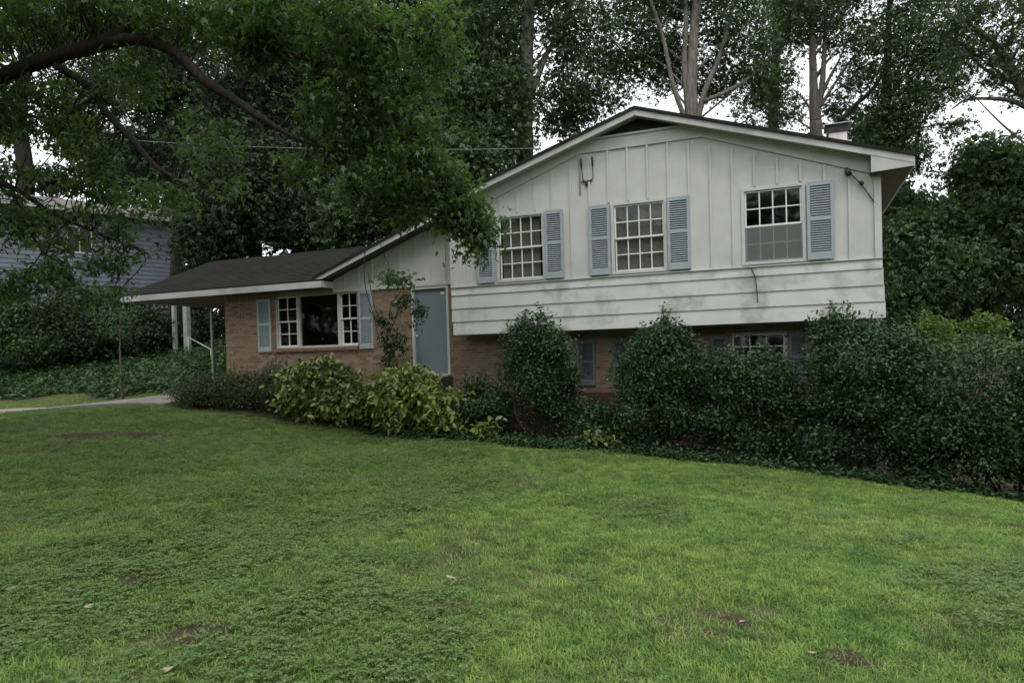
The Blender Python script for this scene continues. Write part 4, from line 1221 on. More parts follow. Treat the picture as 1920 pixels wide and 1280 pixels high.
# ------------------------------------------------------------------ shrubs
def shrub(name, label, ells, n, size, shape, lf, shoots=0, seed=1, group=None, droop=0.1, spread=0.8, stems=7, clump=0.11, tint_shift=0.0, hollow=False, stem_mat='stem_brown'):
    """ells: (cx, cy, cz, rx, ry, rz, weight)"""
    rng = np.random.default_rng(seed)
    cx = np.mean([e[0] for e in ells])
    cy = np.mean([e[1] for e in ells])
    g = g1z(cx, cy)
    o = thing(name, (cx, cy, g), label, 'shrub', group)
    if hollow:                              # break each dome into uneven lobes
        lob = []
        for e in ells:
            lob.append((*e[:3], e[3] * .86, e[4] * .86, e[5] * .86, e[6] * .8))
            for _ in range(13):
                d_ = rng.normal(size=3)
                d_ /= np.linalg.norm(d_)
                f_ = rng.uniform(0.62, 0.9)
                q_ = rng.uniform(0.24, 0.44)
                lob.append((e[0] + d_[0] * e[3] * f_, e[1] + d_[1] * e[4] * f_, e[2] + d_[2] * e[5] * f_, e[3] * q_, e[4] * q_, e[5] * q_ * 0.9, e[6] * q_ * 0.42))
        tops = sorted(lob, key=lambda e_: -(e_[2] + e_[5]))[:8]
    else:
        lob = ells
        tops = ells
    stem_src = ells
    ells = lob
    P_, T_ = [], []
    tot = sum(e[6] for e in ells)
    for e in ells:
        k = int(n * e[6] / tot / 9)
        d = in_ball(k, rng, 0.5)
        # lumpy outline
        lump = 1 + 0.10 * np.sin(d[:, 0] * 7 + e[0] * 3) * np.sin(d[:, 2] * 6 + 1) + rng.normal(0, 0.05, k)
        c = np.array(e[:3]) + d * np.array(e[3:6]) * lump[:, None]
        idx = np.repeat(np.arange(k), 9)
        P_.append(c[idx] + rng.normal(0, clump, (len(idx), 3)) * np.array([1, 1, 0.8]))
        ct = rng.normal(0, 0.16, k)
        T_.append(np.clip(0.42 + tint_shift + ct[idx] + rng.normal(0, 0.2, len(idx)), 0, 1))
    sm = MB()
    for _ in range(shoots):
        e = tops[rng.integers(len(tops))]
        a = rng.uniform(0, 2 * np.pi)
        rr = rng.uniform(0, 0.7)
        b = np.array([e[0] + e[3] * rr * np.cos(a), e[1] + e[4] * rr * np.sin(a), e[2] + e[5] * math.sqrt(1 - rr * rr) * 0.9])
        L = rng.uniform(0.10, 0.40)
        tip = b + np.array([rng.normal(0, 0.04), rng.normal(0, 0.04), L])
        sm.tube([b, tip], [0.006, 0.003], 4)
        m_ = int(L / 0.022)
        f_ = rng.uniform(0, 1, m_)
        P_.append(b + (tip - b) * f_[:, None] + rng.normal(0, 0.018, (m_, 3)))
        T_.append(np.clip(rng.normal(0.6, 0.2, m_), 0, 1))
    for _ in range(stems):
        e = stem_src[rng.integers(len(stem_src))]
        p0 = np.array([e[0] + rng.normal(0, 0.15) * e[3], e[1] + rng.normal(0, 0.15), g1z(e[0], e[1]) - 0.05])
        p1 = np.array(e[:3]) + in_ball(1, rng)[0] * np.array(e[3:6]) * 0.75
        q = spline([p0, (p0 + p1) / 2 + rng.normal(0, 0.08, 3), p1], 4)
        sm.tube(q, np.linspace(0.024, 0.007, len(q)), 5)
    if sm.v:
        sm.build('stems', stem_mat, o, smooth=True, kind='stuff')
    P_ = np.vstack(P_)
    T_ = np.concatenate(T_)
    if hollow:
        f = np.sin(P_[:, 0] * 3.1 + seed) * np.sin(P_[:, 2] * 3.7 + 2 * seed) + 0.7 * np.sin(P_[:, 0] * 6.3 + P_[:, 2] * 4.1 + seed) * np.sin(P_[:, 1] * 5)
        zt0, zb0 = P_[:, 2].max(), P_[:, 2].min()
        h = (P_[:, 2] - zb0) / (zt0 - zb0)
        pk = np.clip(0.45 + 0.9 * h + 0.45 * f, 0.1, 1.0)
        kk = rng.uniform(0, 1, len(P_)) < pk
        P_, T_, h = P_[kk], T_[kk], h[kk]
        T_ = np.clip(T_ + 0.25 * (h - 0.6), 0, 1)          # leaf tint gets paler with height
    keep = P_[:, 2] > gz(P_[:, 0], P_[:, 1]) + 0.02
    wall = (P_[:, 0] > -7.2) & (P_[:, 0] < XR) & (P_[:, 1] > WY - 0.08)
    over = (P_[:, 0] > -0.05) & (P_[:, 0] < XR + 0.05) & (P_[:, 1] > -0.10) & (P_[:, 2] > ZB - 0.03)
    keep &= ~wall & ~over
    leaves('foliage', P_[keep], size, shape, lf, o, droop=droop, spread=spread, tint=T_[keep], rng=rng, kind='stuff')
    return o


GH = 'dark hollies along the basement wall'
shrub('holly_shrub', 'dark holly shrub standing alone beside the variegated shrub, bare-legged below', [(2.32, -0.75, -0.25, .80, .68, .86, 1.0), (2.35, -0.8, -0.95, .6, .5, .5, .35), (2.25, -0.75, 0.25, .5, .45, .35, .3)], 36000, 0.066, LEAF_SIMPLE, 'leaf_holly', 22, 1, GH, hollow=True)
shrub('holly_shrub', 'dark holly shrub with tall thin shoots below the middle upper window', [(4.68, -0.95, -0.42, .86, .75, .84, 1.0), (4.6, -1.05, -1.25, .8, .6, .6, .6), (4.8, -0.9, 0.0, .6, .5, .40, .35)], 42000, 0.066, LEAF_SIMPLE, 'leaf_holly', 26, 2, GH, hollow=True)
shrub('holly_shrub', 'lower holly shrub in front of the basement window between the shutters', [(6.12, -1.05, -0.64, .72, .65, .72, 1.0), (6.1, -1.15, -1.45, .75, .6, .5, .6), (6.95, -1.1, -1.35, .4, .5, .6, .45), (6.72, -0.95, -0.62, .42, .45, .50, .4)], 46000, 0.066, LEAF_SIMPLE, 'leaf_holly', 12, 3, GH, hollow=True)
shrub('holly_shrub', 'tall dark holly shrub covering the right corner of the house', [(8.08, -1.1, -0.48, .92, .85, .90, 1.0), (8.0, -1.3, -1.35, .95, .8, .85, .9), (8.35, -1.0, -0.08, .75, .6, .46, .4)], 54000, 0.066, LEAF_SIMPLE, 'leaf_holly', 26, 4, GH, hollow=True)
shrub('holly_shrub', 'widest dark holly shrub at the end of the hedge past the house corner', [(9.75, -1.4, -0.72, 1.15, .95, .95, 1.0), (9.6, -1.6, -1.55, 1.1, .85, .85, .8), (10.9, -1.8, -1.05, 1.05, .9, 1.0, .9), (10.7, -1.9, -1.85, .9, .8, .7, .5), (9.0, -1.3, -1.5, .6, .7, .75, .6)], 88000, 0.066, LEAF_SIMPLE, 'leaf_holly', 22, 5, GH, hollow=True)
shrub('low_holly', 'low dark holly tucked between the yellow variegated shrub and the lone holly', [(1.15, -0.75, -1.15, .55, .5, .42, 1.0), (0.75, -0.5, -0.95, .4, .4, .4, .5)], 9000, 0.07, LEAF_SIMPLE, 'leaf_holly', 8, 15, None, hollow=True)
shrub('low_holly', 'low dark holly under the grey basement shutter', [(3.3, -0.7, -1.45, .55, .5, .4, 1.0)], 6000, 0.07, LEAF_SIMPLE, 'leaf_holly', 6, 16, None, hollow=True)
shrub('light_shrub', 'bright yellow-green shrub peeping over the hedge beyond the house', [(*P(1745, 622, 18.5), 0.5, .4, 0.28, .6), (*P(1850, 612, 18.5), .42, .4, .25, .5), (*P(1790, 650, 18.5), 1.5, .6, .42, .8)], 3600, 0.11, LEAF_SIMPLE, 'leaf_lime', 16, 6)
shrub('aucuba_shrub', 'green variegated shrub with large glossy leaves below the picture window', [(-3.0, -1.0, -0.75, 1.05, .8, .72, 1.0), (-2.2, -1.15, -1.05, .8, .7, .5, .5), (-2.75, -0.9, -0.3, .6, .5, .35, .3), (-1.75, -1.15, -0.95, .55, .6, .5, .4)], 6200, 0.135, LEAF_OVAL, 'leaf_aucuba', 0, 7, 'variegated shrubs by the entry', 0.45, 0.6, 8, 0.09, -0.12)
shrub('aucuba_shrub', 'yellow variegated shrub with large blotched leaves in front of the door', [(-0.75, -1.0, -0.95, 1.0, .75, .68, 1.0), (-0.55, -0.9, -0.6, .5, .45, .42, .35), (0.35, -1.0, -1.15, .62, .6, .5, .45)], 5600, 0.135, LEAF_OVAL, 'leaf_aucuba', 0, 8, 'variegated shrubs by the entry', 0.45, 0.6, 8, 0.09, 0.14)
shrub('low_sprawling_shrub', 'dull brownish-green sprawling shrub at the left corner of the brick wing', [(-5.7, -0.7, -0.75, 1.35, .7, .45, 1.0), (-4.4, -0.8, -0.75, .7, .6, .6, .45), (-6.9, -0.8, -0.85, .6, .6, .38, .3)], 21000, 0.062, LEAF_SIMPLE, 'leaf_juniper', 40, 9, None, -0.3, 0.7, 20, 0.09)
shrub('small_plant', 'small broad-leaved plant in the shade under the hollies', [(3.75, -1.45, -1.55, .35, .3, .22, 1.0)], 260, 0.13, LEAF_OVAL, 'leaf_aucuba', 0, 10, None, 0.3, 0.6, 3, 0.07, -0.1)
shrub('small_plant', 'small broad-leaved plant at the foot of the lone holly', [(1.35, -1.3, -1.45, .3, .25, .2, 1.0)], 200, 0.13, LEAF_OVAL, 'leaf_aucuba', 0, 12, None, 0.3, 0.6, 3, 0.07, -0.1)

# slim young tree beside the front door
rng = np.random.default_rng(14)
gx, gy = -1.62, -0.15
gg = g1z(gx, gy)
yt = thing('young_tree', (gx, gy, gg), 'slim young leafy tree growing up the brick pier beside the front door', 'tree')
branch('trunk', [(gx, gy, gg - .05, .03), (gx + .03, gy, -0.4, .025), (gx - .04, gy, 0.4, .018), (gx + .05, gy, 1.0, .012), (gx + .15, gy, 1.35, .006)], 'stem_brown', yt, 7)
for q in ([(gx, gy, 0.5, .012), (gx + .25, gy - .05, 0.95, .009), (gx + .5, gy - .1, 1.3, .007), (gx + .75, gy - .1, 1.25, .005), (gx + .95, gy - .1, 1.0, .003)], [(gx, gy, 0.2, .01), (gx + .2, gy, .55, .007), (gx + .3, gy, .8, .004)], [(gx, gy, 0.6, .01), (gx - .25, gy, 1.0, .006), (gx - .3, gy, 1.25, .003)]):
    branch('branch', q, 'stem_brown', yt, 5)
bl2 = [((gx + .05, gy, -.25), (.20, .18, .5), .7), ((gx + .0, gy, .45), (.24, .2, .4), .7), ((gx + .45, gy - .08, 1.3), (.26, .2, .2), .5), ((gx + .85, gy - .1, 1.05), (.18, .15, .3), .45), ((gx - .1, gy, .95), (.26, .2, .22), .4), ((gx + .3, gy, .35), (.15, .15, .5), .35)]
pts, tnt, cen = sprays(bl2, 45, 9, 0.07, rng, 0.9)
leaves('crown', pts, 0.088, LEAF_SIMPLE, 'leaf_vine', yt, tint=tnt, rng=rng, droop=0.6, spread=0.6, kind='stuff')

# shrubs on the bank to the left
spec = [('dark dense shrub below the neighbouring wall, left of the carport', [pb(200, 625, 31, 90, 45, 1.4), pb(130, 600, 31.5, 60, 50, .9), pb(285, 625, 30.5, 50, 45, .8), pb(230, 580, 32, 70, 35, .6), pb(330, 640, 31, 30, 30, .3), pb(395, 630, 33, 40, 45, .6)], 'leaf_deep'),
        ('grey-green shrub at the far left edge of the ivy bank', [pb(30, 610, 31, 60, 60, 1.2), pb(-60, 600, 31, 60, 70, .9), pb(70, 650, 30.5, 60, 30, .7)], 'leaf_right')]
for k, (lb, bl_, lf) in enumerate(spec):
    rng = np.random.default_rng(140 + k)
    c = bl_[0][0]
    g = g1z(c[0], c[1])
    o = thing('bank_shrub', (c[0], c[1], g), lb, 'shrub')
    sm = MB()
    for e in bl_:
        sm.tube([(e[0][0], e[0][1], g1z(e[0][0], e[0][1]) - 0.1), tuple(e[0])], [0.04, 0.015], 6)
    sm.build('stems', 'stem_brown', o, smooth=True, kind='stuff')
    pts, tnt, cen = sprays(bl_, 380, 14, 0.26, rng, 0.6)
    leaves('foliage', pts, 0.17, LEAF_SIMPLE, lf, o, tint=tnt, rng=rng, kind='stuff')
# sapling stem at the edge of the drive
c = onY(229, 725, 2.6)
st_ = thing('sapling', (c[0], c[1], g1z(c[0], c[1])), 'thin pale sapling at the far edge of the driveway', 'tree')
g = g1z(c[0], c[1])
branch('trunk', [(c[0], c[1], g - .05, .05), (c[0], c[1], g + .6, .042), (c[0] - .03, c[1], g + 1.6, .034), (c[0] + .05, c[1], g + 3.0, .02)], 'bark_mid', st_, 7)
rng = np.random.default_rng(151)
pts, tnt, cen = sprays([((c[0], c[1], g + 2.7), (.8, .7, .7), 1.0), ((c[0] + .05, c[1] - .05, g + .75), (.10, .10, .25), .15)], 60, 10, 0.14, rng, 0.6)
leaves('crown', pts, 0.11, LEAF_SIMPLE, 'leaf_right', st_, tint=tnt, rng=rng, kind='stuff')

# stair rail beside the carport
r0, r1 = P(353, 632, 29.0), P(396, 655, 27.0)
rl = MB().tube([r0, r1], [0.022, 0.022], 6)
rl.tube([tuple(r1), (r1[0], r1[1], r1[2] - 0.75)], [0.03, 0.03], 6)
rl.tube([tuple(r0), (r0[0], r0[1], r0[2] - 0.75)], [0.03, 0.03], 6)
o = rl.build('stair_rail', 'metal_grey', smooth=True)
tag(o, 'sloping grey metal stair rail beyond the carport', 'railing')
for u, v0, v1, w_, lb in ((326, 570, 658, 0.075, 'slim pale porch post at the foot of the neighbouring wall'), (349, 566, 655, 0.11, 'thick pale porch post beside the stair rail')):
    a_, b_ = P(u, v0, 30.0), P(u + 2, v1, 30.0)
    o = box('porch_post', a_[0] - w_, a_[0] + w_, a_[1] - w_, a_[1] + w_, min(b_[2], g1z(a_[0], a_[1]) + .05) - 0.1, a_[2] + 0.4, 'post_paint', None, 0.01)
    tag(o, lb, 'post')

# ------------------------------------------------------------------ ground cover, grass, litter
rng = np.random.default_rng(200)


def drive_mask(x, y):
    yn = np.interp(x, [p[0] for p in DRIVE_N], [p[1] for p in DRIVE_N])
    yf = np.interp(x, [p[0] for p in DRIVE_F], [p[1] for p in DRIVE_F])
    return (x < -7.2) & (y > yn - 0.05) & (y < yf + 0.05)


# ivy on the bank behind the driveway
n = 60000
x = rng.uniform(-34, -9.2, n)
y = rng.uniform(2.3, 10.5, n)
yf = np.interp(x, [p[0] for p in DRIVE_F], [p[1] for p in DRIVE_F])
k = (y > yf + 1.35 + np.clip((-13 - x) * 0.3, 0, 1.3) + 0.35 * np.sin(x * 0.9) - np.clip((x + 13.5) * 0.45, 0, 1.1)) & ~((x > -10.7) & (y < 7))
x, y = x[k], y[k]
z = gz(x, y) + rng.gamma(2.0, 0.07, len(x)) + 0.05 * np.sin(x * 2.3) * np.sin(y * 2.9) + 0.03
o = leaves('ivy', np.stack([x, y, z], 1), 0.17, LEAF_LOBED, 'leaf_ivy', None, droop=0.25, spread=0.4, rng=rng)
tag(o, 'ivy covering the bank behind the driveway', 'ivy', kind='stuff')
# creeping cover under the hedge edge
n = 16000
x = rng.uniform(-1.5, 12.2, n)
ye = np.interp(x, [-1.5, 1.6, 4.3, 6.35, 8.3, 10.1, 11.5], [-1.6, -1.62, -1.8, -1.98, -2.25, -2.4, -2.5])
y = ye + np.abs(rng.normal(0, 0.5, n)) - 0.08
z = gz(x, y) + rng.gamma(2, 0.035, n)
o = leaves('creeper', np.stack([x, y, z], 1), 0.075, LEAF_SIMPLE, 'leaf_holly', None, droop=0.1, spread=0.5, rng=rng)
tag(o, 'dark creeping ground cover along the foot of the hedge', 'ground cover', kind='stuff')
# bare bed soil under the shrubs
me, X, Y = grid_mesh('flower_bed', np.arange(-7.6, 11.8, 0.25), np.linspace(0, 1, 9), lambda X, Y: X * 0)
co = np.empty(len(me.vertices) * 3, np.float32)
me.vertices.foreach_get('co', co)
co = co.reshape(-1, 3)
edge = np.interp(co[:, 0], [-7.6, -6.5, -3.8, -1.5, 1.6, 4.3, 6.35, 8.3, 10.1, 11.8], [-1.1, -1.35, -1.5, -1.55, -1.6, -1.75, -1.95, -2.2, -2.35, -2.45]) + 0.06 * np.sin(co[:, 0] * 3.1)
co[:, 1] = edge + co[:, 1] * (0.75 - edge)
co[:, 2] = gz(co[:, 0], co[:, 1]) + micro(co[:, 0], co[:, 1]) + 0.02
me.vertices.foreach_set('co', co.ravel())
me.update()
bed = mesh_obj('flower_bed', me, 'soil')
tag(bed, 'bare brown soil bed under the shrubs along the house', 'soil', kind='structure')
# bare dirt patch in the lawn: low mound of soil
def ground_hit(u, v, lift=0.0):
    t_ = 2.0
    while t_ < 30 and P(u, v, t_)[2] > g1z(*P(u, v, t_)[:2]) + lift:
        t_ += 0.04
    return P(u, v, t_)


dA, dB = ground_hit(85, 821), ground_hit(302, 817)
dc = (dA + dB) / 2
dv = (dB - dA)[:2]
dL = float(np.linalg.norm(dv)) / 2
dv = dv / (2 * dL)
dw = np.array([-dv[1], dv[0]])
DW = 0.30
dn = 40
V = [(dc[0], dc[1], g1z(dc[0], dc[1]) + 0.06)]
for ring, (f_, h_) in enumerate(((0.45, 0.055), (0.8, 0.04), (1.0, -0.01))):
    for k in range(dn):
        a = 2 * math.pi * k / dn
        rr = f_ * (1 + 0.12 * math.sin(3 * a + 1) + 0.1 * math.sin(7 * a) + 0.06 * random.uniform(-1, 1))
        xx, yy = np.array(dc[:2]) + dv * dL * rr * math.cos(a) + dw * DW * rr * math.sin(a)
        V.append((xx, yy, g1z(xx, yy) + h_ + random.uniform(-.012, .015)))
F = [(0, 1 + k, 1 + (k + 1) % dn) for k in range(dn)]
for ring in range(2):
    for k in range(dn):
        a_, b_ = 1 + ring * dn + k, 1 + ring * dn + (k + 1) % dn
        F.append((a_, a_ + dn, b_ + dn, b_))
o = MB().poly(V, F).build('dirt_patch', 'soil', smooth=True)
tag(o, 'low mound of bare brown earth in the lawn', 'dirt', kind='structure')

SPOTS = []
for (u, v, r_) in ((690, 1088, 0.13), (1590, 1245, 0.14), (370, 1195, 0.20), (1905, 992, 0.16), (840, 1140, 0.16), (260, 1085, 0.18), (1380, 1168, 0.10)):
    c = ground_hit(u, v)
    SPOTS.append((c[0], c[1], r_))
    V = [(c[0], c[1], g1z(c[0], c[1]) + 0.028)]
    for f_, h_ in ((0.6, 0.028), (1.0, 0.005)):
        for k in range(14):
            a = 2 * math.pi * k / 14
            rr = r_ * f_ * random.uniform(0.8, 1.2)
            xx, yy = c[0] + rr * math.cos(a), c[1] + rr * math.sin(a)
            V.append((xx, yy, g1z(xx, yy) + float(micro(np.array(xx), np.array(yy))) + h_ * random.uniform(0.6, 1.2)))
    F = [(0, 1 + k, 1 + (k + 1) % 14) for k in range(14)] + [(1 + k, 15 + k, 15 + (k + 1) % 14, 1 + (k + 1) % 14) for k in range(14)]
    o = MB().poly(V, F).build('bare_spot', 'soil', smooth=True)
    tag(o, 'small worn spot of bare earth in the lawn', 'dirt', 'bare spots in the lawn', kind='structure')

# grass: tufts scattered over the lawn
m = bpy.data.materials.new('grass')
m.use_nodes = True
t = m.node_tree
b = t.nodes['Principled BSDF']
b.inputs['Roughness'].default_value = 0.55
b.inputs['Specular IOR Level'].default_value = 0.25
oi = t.nodes.new('ShaderNodeObjectInfo')
geo = t.nodes.new('ShaderNodeNewGeometry')
nz = t.nodes.new('ShaderNodeTexNoise')
nz.inputs['Scale'].default_value = 0.95
nz.inputs['Detail'].default_value = 6
nz.inputs['Roughness'].default_value = 0.6
t.links.new(geo.outputs['Position'], nz.inputs['Vector'])
r1 = t.nodes.new('ShaderNodeValToRGB')
r1.color_ramp.elements[0].position = 0.30
r1.color_ramp.elements[0].color = (0.130, 0.250, 0.064, 1)
r1.color_ramp.elements[1].position = 0.70
r1.color_ramp.elements[1].color = (0.258, 0.368, 0.110, 1)
t.links.new(nz.outputs['Fac'], r1.inputs[0])
r2 = t.nodes.new('ShaderNodeValToRGB')
r2.color_ramp.elements[0].color = (0.62, 0.72, 0.66, 1)
r2.color_ramp.elements[1].color = (1.45, 1.30, 1.15, 1)
t.links.new(oi.outputs['Random'], r2.inputs[0])
mx = t.nodes.new('ShaderNodeMix')
mx.data_type = 'RGBA'
mx.blend_type = 'MULTIPLY'
mx.inputs[0].default_value = 1.0
nz2 = t.nodes.new('ShaderNodeTexNoise')
nz2.inputs['Scale'].default_value = 7.0
nz2.inputs['Detail'].default_value = 3
t.links.new(geo.outputs['Position'], nz2.inputs['Vector'])
r3 = t.nodes.new('ShaderNodeValToRGB')
r3.color_ramp.elements[0].position = 0.35
r3.color_ramp.elements[0].color = (0.62, 0.72, 0.62, 1)
r3.color_ramp.elements[1].position = 0.65
r3.color_ramp.elements[1].color = (1.3, 1.22, 1.15, 1)
t.links.new(nz2.outputs['Fac'], r3.inputs[0])
mx3 = t.nodes.new('ShaderNodeMix')
mx3.data_type = 'RGBA'
mx3.blend_type = 'MULTIPLY'
mx3.inputs[0].default_value = 1.0
t.links.new(r1.outputs[0], mx3.inputs[6])
t.links.new(r3.outputs[0], mx3.inputs[7])
t.links.new(mx3.outputs[2], mx.inputs[6])
t.links.new(r2.outputs[0], mx.inputs[7])
t.links.new(mx.outputs[2], b.inputs['Base Color'])
tr = t.nodes.new('ShaderNodeBsdfTranslucent')
t.links.new(mx.outputs[2], tr.inputs[0])
ms = t.nodes.new('ShaderNodeMixShader')
ms.inputs[0].default_value = 0.3
t.links.new(b.outputs[0], ms.inputs[1])
t.links.new(tr.outputs[0], ms.inputs[2])
t.links.new(ms.outputs[0], t.nodes['Material Output'].inputs[0])
MATS['grass'] = m
leafmat('clover', (0.070, 0.138, 0.038), (0.18, 0.265, 0.080), 0.5, 0.3)
leafmat('straw', (0.20, 0.17, 0.09), (0.32, 0.27, 0.15), 0.7, 0.2)


def tuft(kind, seed):
    rng = np.random.default_rng(seed)
    mb_ = MB()
    if kind == 'clover':
        for _ in range(10):
            r, a = 0.075 * math.sqrt(rng.uniform()), rng.uniform(0, 6.28)
            cx, cy, h = r * math.cos(a), r * math.sin(a), rng.uniform(0.022, 0.05)
            for q in range(3):
                th = a + q * 2.094 + rng.normal(0, 0.2)
                d, s = np.array([math.cos(th), math.sin(th)]), np.array([-math.sin(th), math.cos(th)])
                L, W_ = rng.uniform(0.013, 0.021), 0.008
                c0 = np.array([cx, cy])
                p = [(*c0, h), (*(c0 + d * L * 0.6 + s * W_), h + 0.003), (*(c0 + d * L), h - 0.001), (*(c0 + d * L * 0.6 - s * W_), h + 0.003)]
                mb_.poly(p, [(0, 1, 2), (0, 2, 3)], float(np.clip(rng.normal(0.5, 0.25), 0, 1)))
        nb_, hmax = 6, 0.05
    elif kind == 'straw':
        nb_, hmax = 12, 0.035
    else:
        nb_, hmax = 28, 0.046
    for _ in range(nb_):
        r, a = 0.075 * math.sqrt(rng.uniform()), rng.uniform(0, 6.28)
        p0 = np.array([r * math.cos(a), r * math.sin(a), -0.005])
        th = rng.uniform(0, 6.28)
        lean = np.array([math.cos(th), math.sin(th), 0])
        sd_ = np.array([-math.sin(th), math.cos(th), 0]) * rng.uniform(0.0016, 0.0028)
        h = hmax * rng.uniform(0.45, 1.0)
        l = h * rng.uniform(0.4, 1.5) * (1.6 if kind == 'straw' else 1)
        p1 = p0 + lean * l * 0.35 + np.array([0, 0, h * 0.65])
        p2 = p0 + lean * l + np.array([0, 0, h * rng.uniform(0.75, 1.0)])
        mb_.poly([p0 - sd_, p0 + sd_, p1 + sd_ * 0.8, p1 - sd_ * 0.8, p2], [(0, 1, 2, 3), (3, 2, 4)], float(np.clip(rng.normal(0.5, 0.25), 0, 1)))
    me_ = mb_.mesh('tuft_' + kind, tint=True, recalc=False)
    me_.materials.append(MATS['grass' if kind == 'grass' else kind])
    return bpy.data.objects.new('tuft_' + kind, me_)


TUFTS = [tuft('grass', 300 + k) for k in range(6)] + [tuft('clover', 320 + k) for k in range(4)] + [tuft('straw', 340)]


def grass_layer(name, x0, x1, y0, y1, step, dens, objs, label, seed, smin, smax):
    me_, X, Y = grid_mesh(name, np.arange(x0, x1, step), np.arange(y0, y1, step), lambda X, Y: gz(X, Y) + micro(X, Y))
    d = dens(X.ravel(), Y.ravel())
    a_ = me_.attributes.new('dens', 'FLOAT', 'POINT')
    a_.data.foreach_set('value', np.maximum(d, 0).astype(np.float32))
    o_ = mesh_obj(name, me_, 'grass')
    tag(o_, label, 'grass', kind='stuff')
    ng = bpy.data.node_groups.new(name, 'GeometryNodeTree')
    ng.interface.new_socket('Geometry', in_out='INPUT', socket_type='NodeSocketGeometry')
    ng.interface.new_socket('Geometry', in_out='OUTPUT', socket_type='NodeSocketGeometry')
    N, L = ng.nodes, ng.links
    gi, go = N.new('NodeGroupInput'), N.new('NodeGroupOutput')
    na = N.new('GeometryNodeInputNamedAttribute')
    na.data_type = 'FLOAT'
    na.inputs['Name'].default_value = 'dens'
    dp = N.new('GeometryNodeDistributePointsOnFaces')
    dp.inputs['Seed'].default_value = seed
    L.new(gi.outputs[0], dp.inputs['Mesh'])
    L.new([s for s in na.outputs if s.enabled][0], dp.inputs['Density'])
    gt_ = N.new('GeometryNodeGeometryToInstance')
    for ob in objs[::-1]:
        oin = N.new('GeometryNodeObjectInfo')
        oin.inputs['Object'].default_value = ob
        oin.inputs['As Instance'].default_value = True
        L.new(oin.outputs['Geometry'], gt_.inputs[0])
    # objects arrive as a list of instances
    jg = N.new('GeometryNodeJoinGeometry')
    for lk in list(gt_.inputs[0].links):
        L.new(lk.from_socket, jg.inputs[0])
    N.remove(gt_)
    iop = N.new('GeometryNodeInstanceOnPoints')
    L.new(dp.outputs['Points'], iop.inputs['Points'])
    L.new(jg.outputs[0], iop.inputs['Instance'])
    iop.inputs['Pick Instance'].default_value = True
    rv = N.new('FunctionNodeRandomValue')
    rv.data_type = 'FLOAT_VECTOR'
    rv.inputs[0].default_value = (-0.15, -0.15, 0)
    rv.inputs[1].default_value = (0.15, 0.15, 6.283)
    L.new([s for s in rv.outputs if s.enabled][0], iop.inputs['Rotation'])
    rs = N.new('FunctionNodeRandomValue')
    rs.data_type = 'FLOAT'
    rs.inputs[2].default_value = smin
    rs.inputs[3].default_value = smax
    rs.inputs['Seed'].default_value = 5
    L.new([s for s in rs.outputs if s.enabled][0], iop.inputs['Scale'])
    L.new(iop.outputs[0], go.inputs[0])
    md = o_.modifiers.new('scatter', 'NODES')
    md.node_group = ng
    return o_


def vnoise(x, y, s, sd_):
    """smooth patchy value in about -1..1"""
    r = np.random.default_rng(sd_)
    v = 0
    for k in range(7):
        f = s * r.uniform(0.5, 1.9)
        a = r.uniform(0, 6.28)
        v = v + np.sin((x * math.cos(a) + y * math.sin(a)) * f + r.uniform(0, 6.28) + 0.8 * np.sin((x * math.sin(a) - y * math.cos(a)) * f * 0.7))
    return v / 3.0


def lawn_mask(x, y):
    edge_ = np.interp(x, [-30, -9, -7.6, -6.5, -3.8, -1.5, 1.6, 4.3, 6.35, 8.3, 10.1, 12, 30], [8, 8, -1.15, -1.35, -1.5, -1.58, -1.64, -1.8, -2.0, -2.25, -2.4, -2.5, -2.5])
    ok = (y < edge_) & ~drive_mask(x, y)
    yf_ = np.interp(x, [p[0] for p in DRIVE_F], [p[1] for p in DRIVE_F])
    ok &= (x > -9) | (y < yf_ + 3.0)
    ok &= ~((x > -10.8) & (y > 1.0))
    dd = (((x - dc[0]) * dv[0] + (y - dc[1]) * dv[1]) / (dL * 0.9)) ** 2 + (((x - dc[0]) * dw[0] + (y - dc[1]) * dw[1]) / (DW * 0.85)) ** 2
    ok &= dd > 1
    for sx, sy, sr in SPOTS:
        ok &= np.hypot(x - sx, y - sy) > sr * 0.9
    # inside the view only, with a margin
    rel = np.stack([x - CAM[0], y - CAM[1]], 1)
    fx, fy = -math.sin(YAW), math.cos(YAW)
    f_ = rel[:, 0] * fx + rel[:, 1] * fy
    s_ = rel[:, 0] * fy - rel[:, 1] * fx
    ok &= (np.abs(s_) < f_ * 0.9 + 3.0) & (f_ > 1.0)
    return ok, np.hypot(rel[:, 0], rel[:, 1])


def d_grass(x, y):
    ok, r = lawn_mask(x, y)
    bare = np.clip(0.85 + 0.35 * vnoise(x, y, 2.6, 1) + 0.3 * vnoise(x, y, 6.0, 7), 0.15, 1.2)
    left = np.clip((x - 0.22 * (y + 14) * -1 - 3.2) / 4.0, 0.6, 1)
    return ok * np.interp(r, [3, 7, 14, 25], [640, 500, 290, 140]) * bare * left


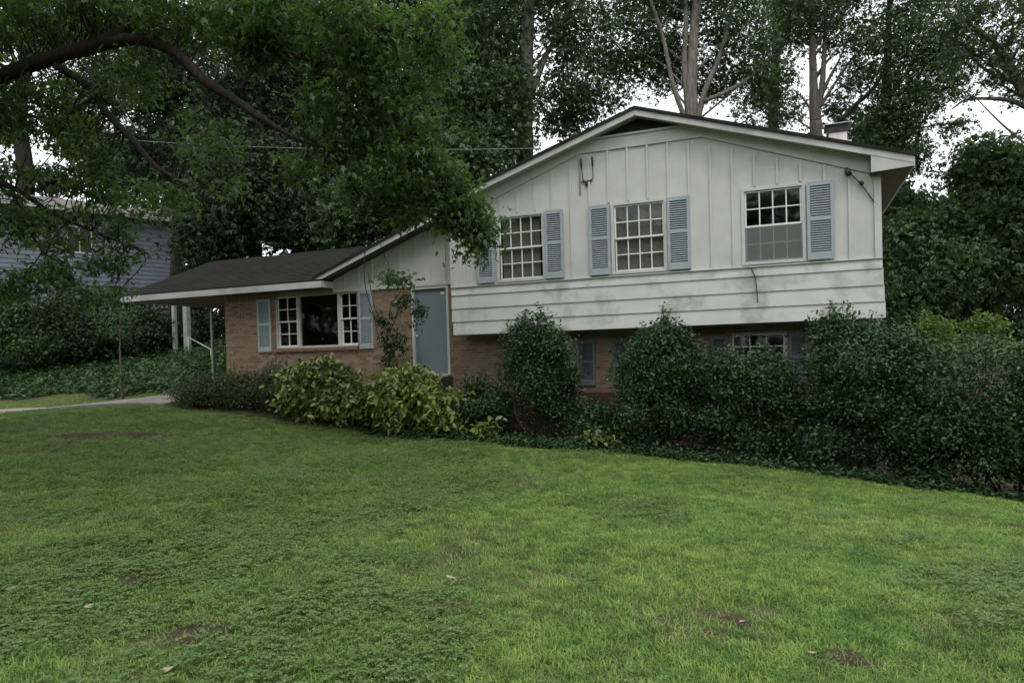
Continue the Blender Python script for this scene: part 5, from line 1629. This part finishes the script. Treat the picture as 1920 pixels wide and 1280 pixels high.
def d_clover(x, y):
    ok, r = lawn_mask(x, y)
    p = np.clip(0.2 + 0.55 * vnoise(x, y, 1.6, 2) + 0.6 * vnoise(x, y, 4.5, 6) + np.clip((4.5 - x) / 4.0, -0.5, 0.9), 0, 1.3)
    return ok * np.interp(r, [3, 7, 14, 25], [170, 130, 60, 20]) * p


def d_straw(x, y):
    ok, r = lawn_mask(x, y)
    return ok * (r < 12) * 55 * np.clip(vnoise(x, y, 2.6, 1) * -1.0 - 0.45, 0, 1)


grass_layer('grass', -26, 15, -13.6, 6, 0.2, d_grass, TUFTS[:6], 'short green lawn grass', 1, 0.7, 1.35)
grass_layer('clover', -14, 15, -13.6, -1, 0.2, d_clover, TUFTS[6:10], 'clover and broad-leaved weeds in the lawn', 2, 0.8, 1.6)
grass_layer('dry_grass', -4, 14, -13.6, -3, 0.2, d_straw, TUFTS[10:], 'dry straw in the thin spots of the lawn', 3, 0.8, 1.5)

# fallen leaves
lv = MB().poly([(0, 0, 0), (.03, .028, .012), (.075, .02, .004), (.1, 0, .02), (.07, -.022, .012), (.028, -.026, .004), (.05, 0, -.004)], [(0, 6, 1), (1, 6, 2), (2, 6, 3), (3, 6, 4), (4, 6, 5), (5, 6, 0)]).mesh('fallen_leaf', recalc=False)
for k, (u, v) in enumerate(((168, 1132), (492, 1137), (855, 1085), (232, 1085), (1232, 962), (35, 1098), (1385, 1165), (1520, 965), (700, 1088), (300, 1262), (270, 846), (720, 845), (1535, 1222), (1350, 1058))):
    # walk the ray to the ground
    t_ = 2.0
    while t_ < 30 and P(u, v, t_)[2] > g1z(*P(u, v, t_)[:2]) + 0.045:
        t_ += 0.04
    p = P(u, v, t_)
    o = mesh_obj('fallen_leaf', lv, 'dry_leaf', None, (p[0], p[1], p[2]))
    o.rotation_euler = (random.uniform(-.3, .3), random.uniform(-.3, .3), random.uniform(0, 6))
    o.scale = (random.uniform(.5, 1.0),) * 3
    tag(o, 'pale dry leaf fallen on the lawn', 'leaf', 'fallen leaves on the lawn')
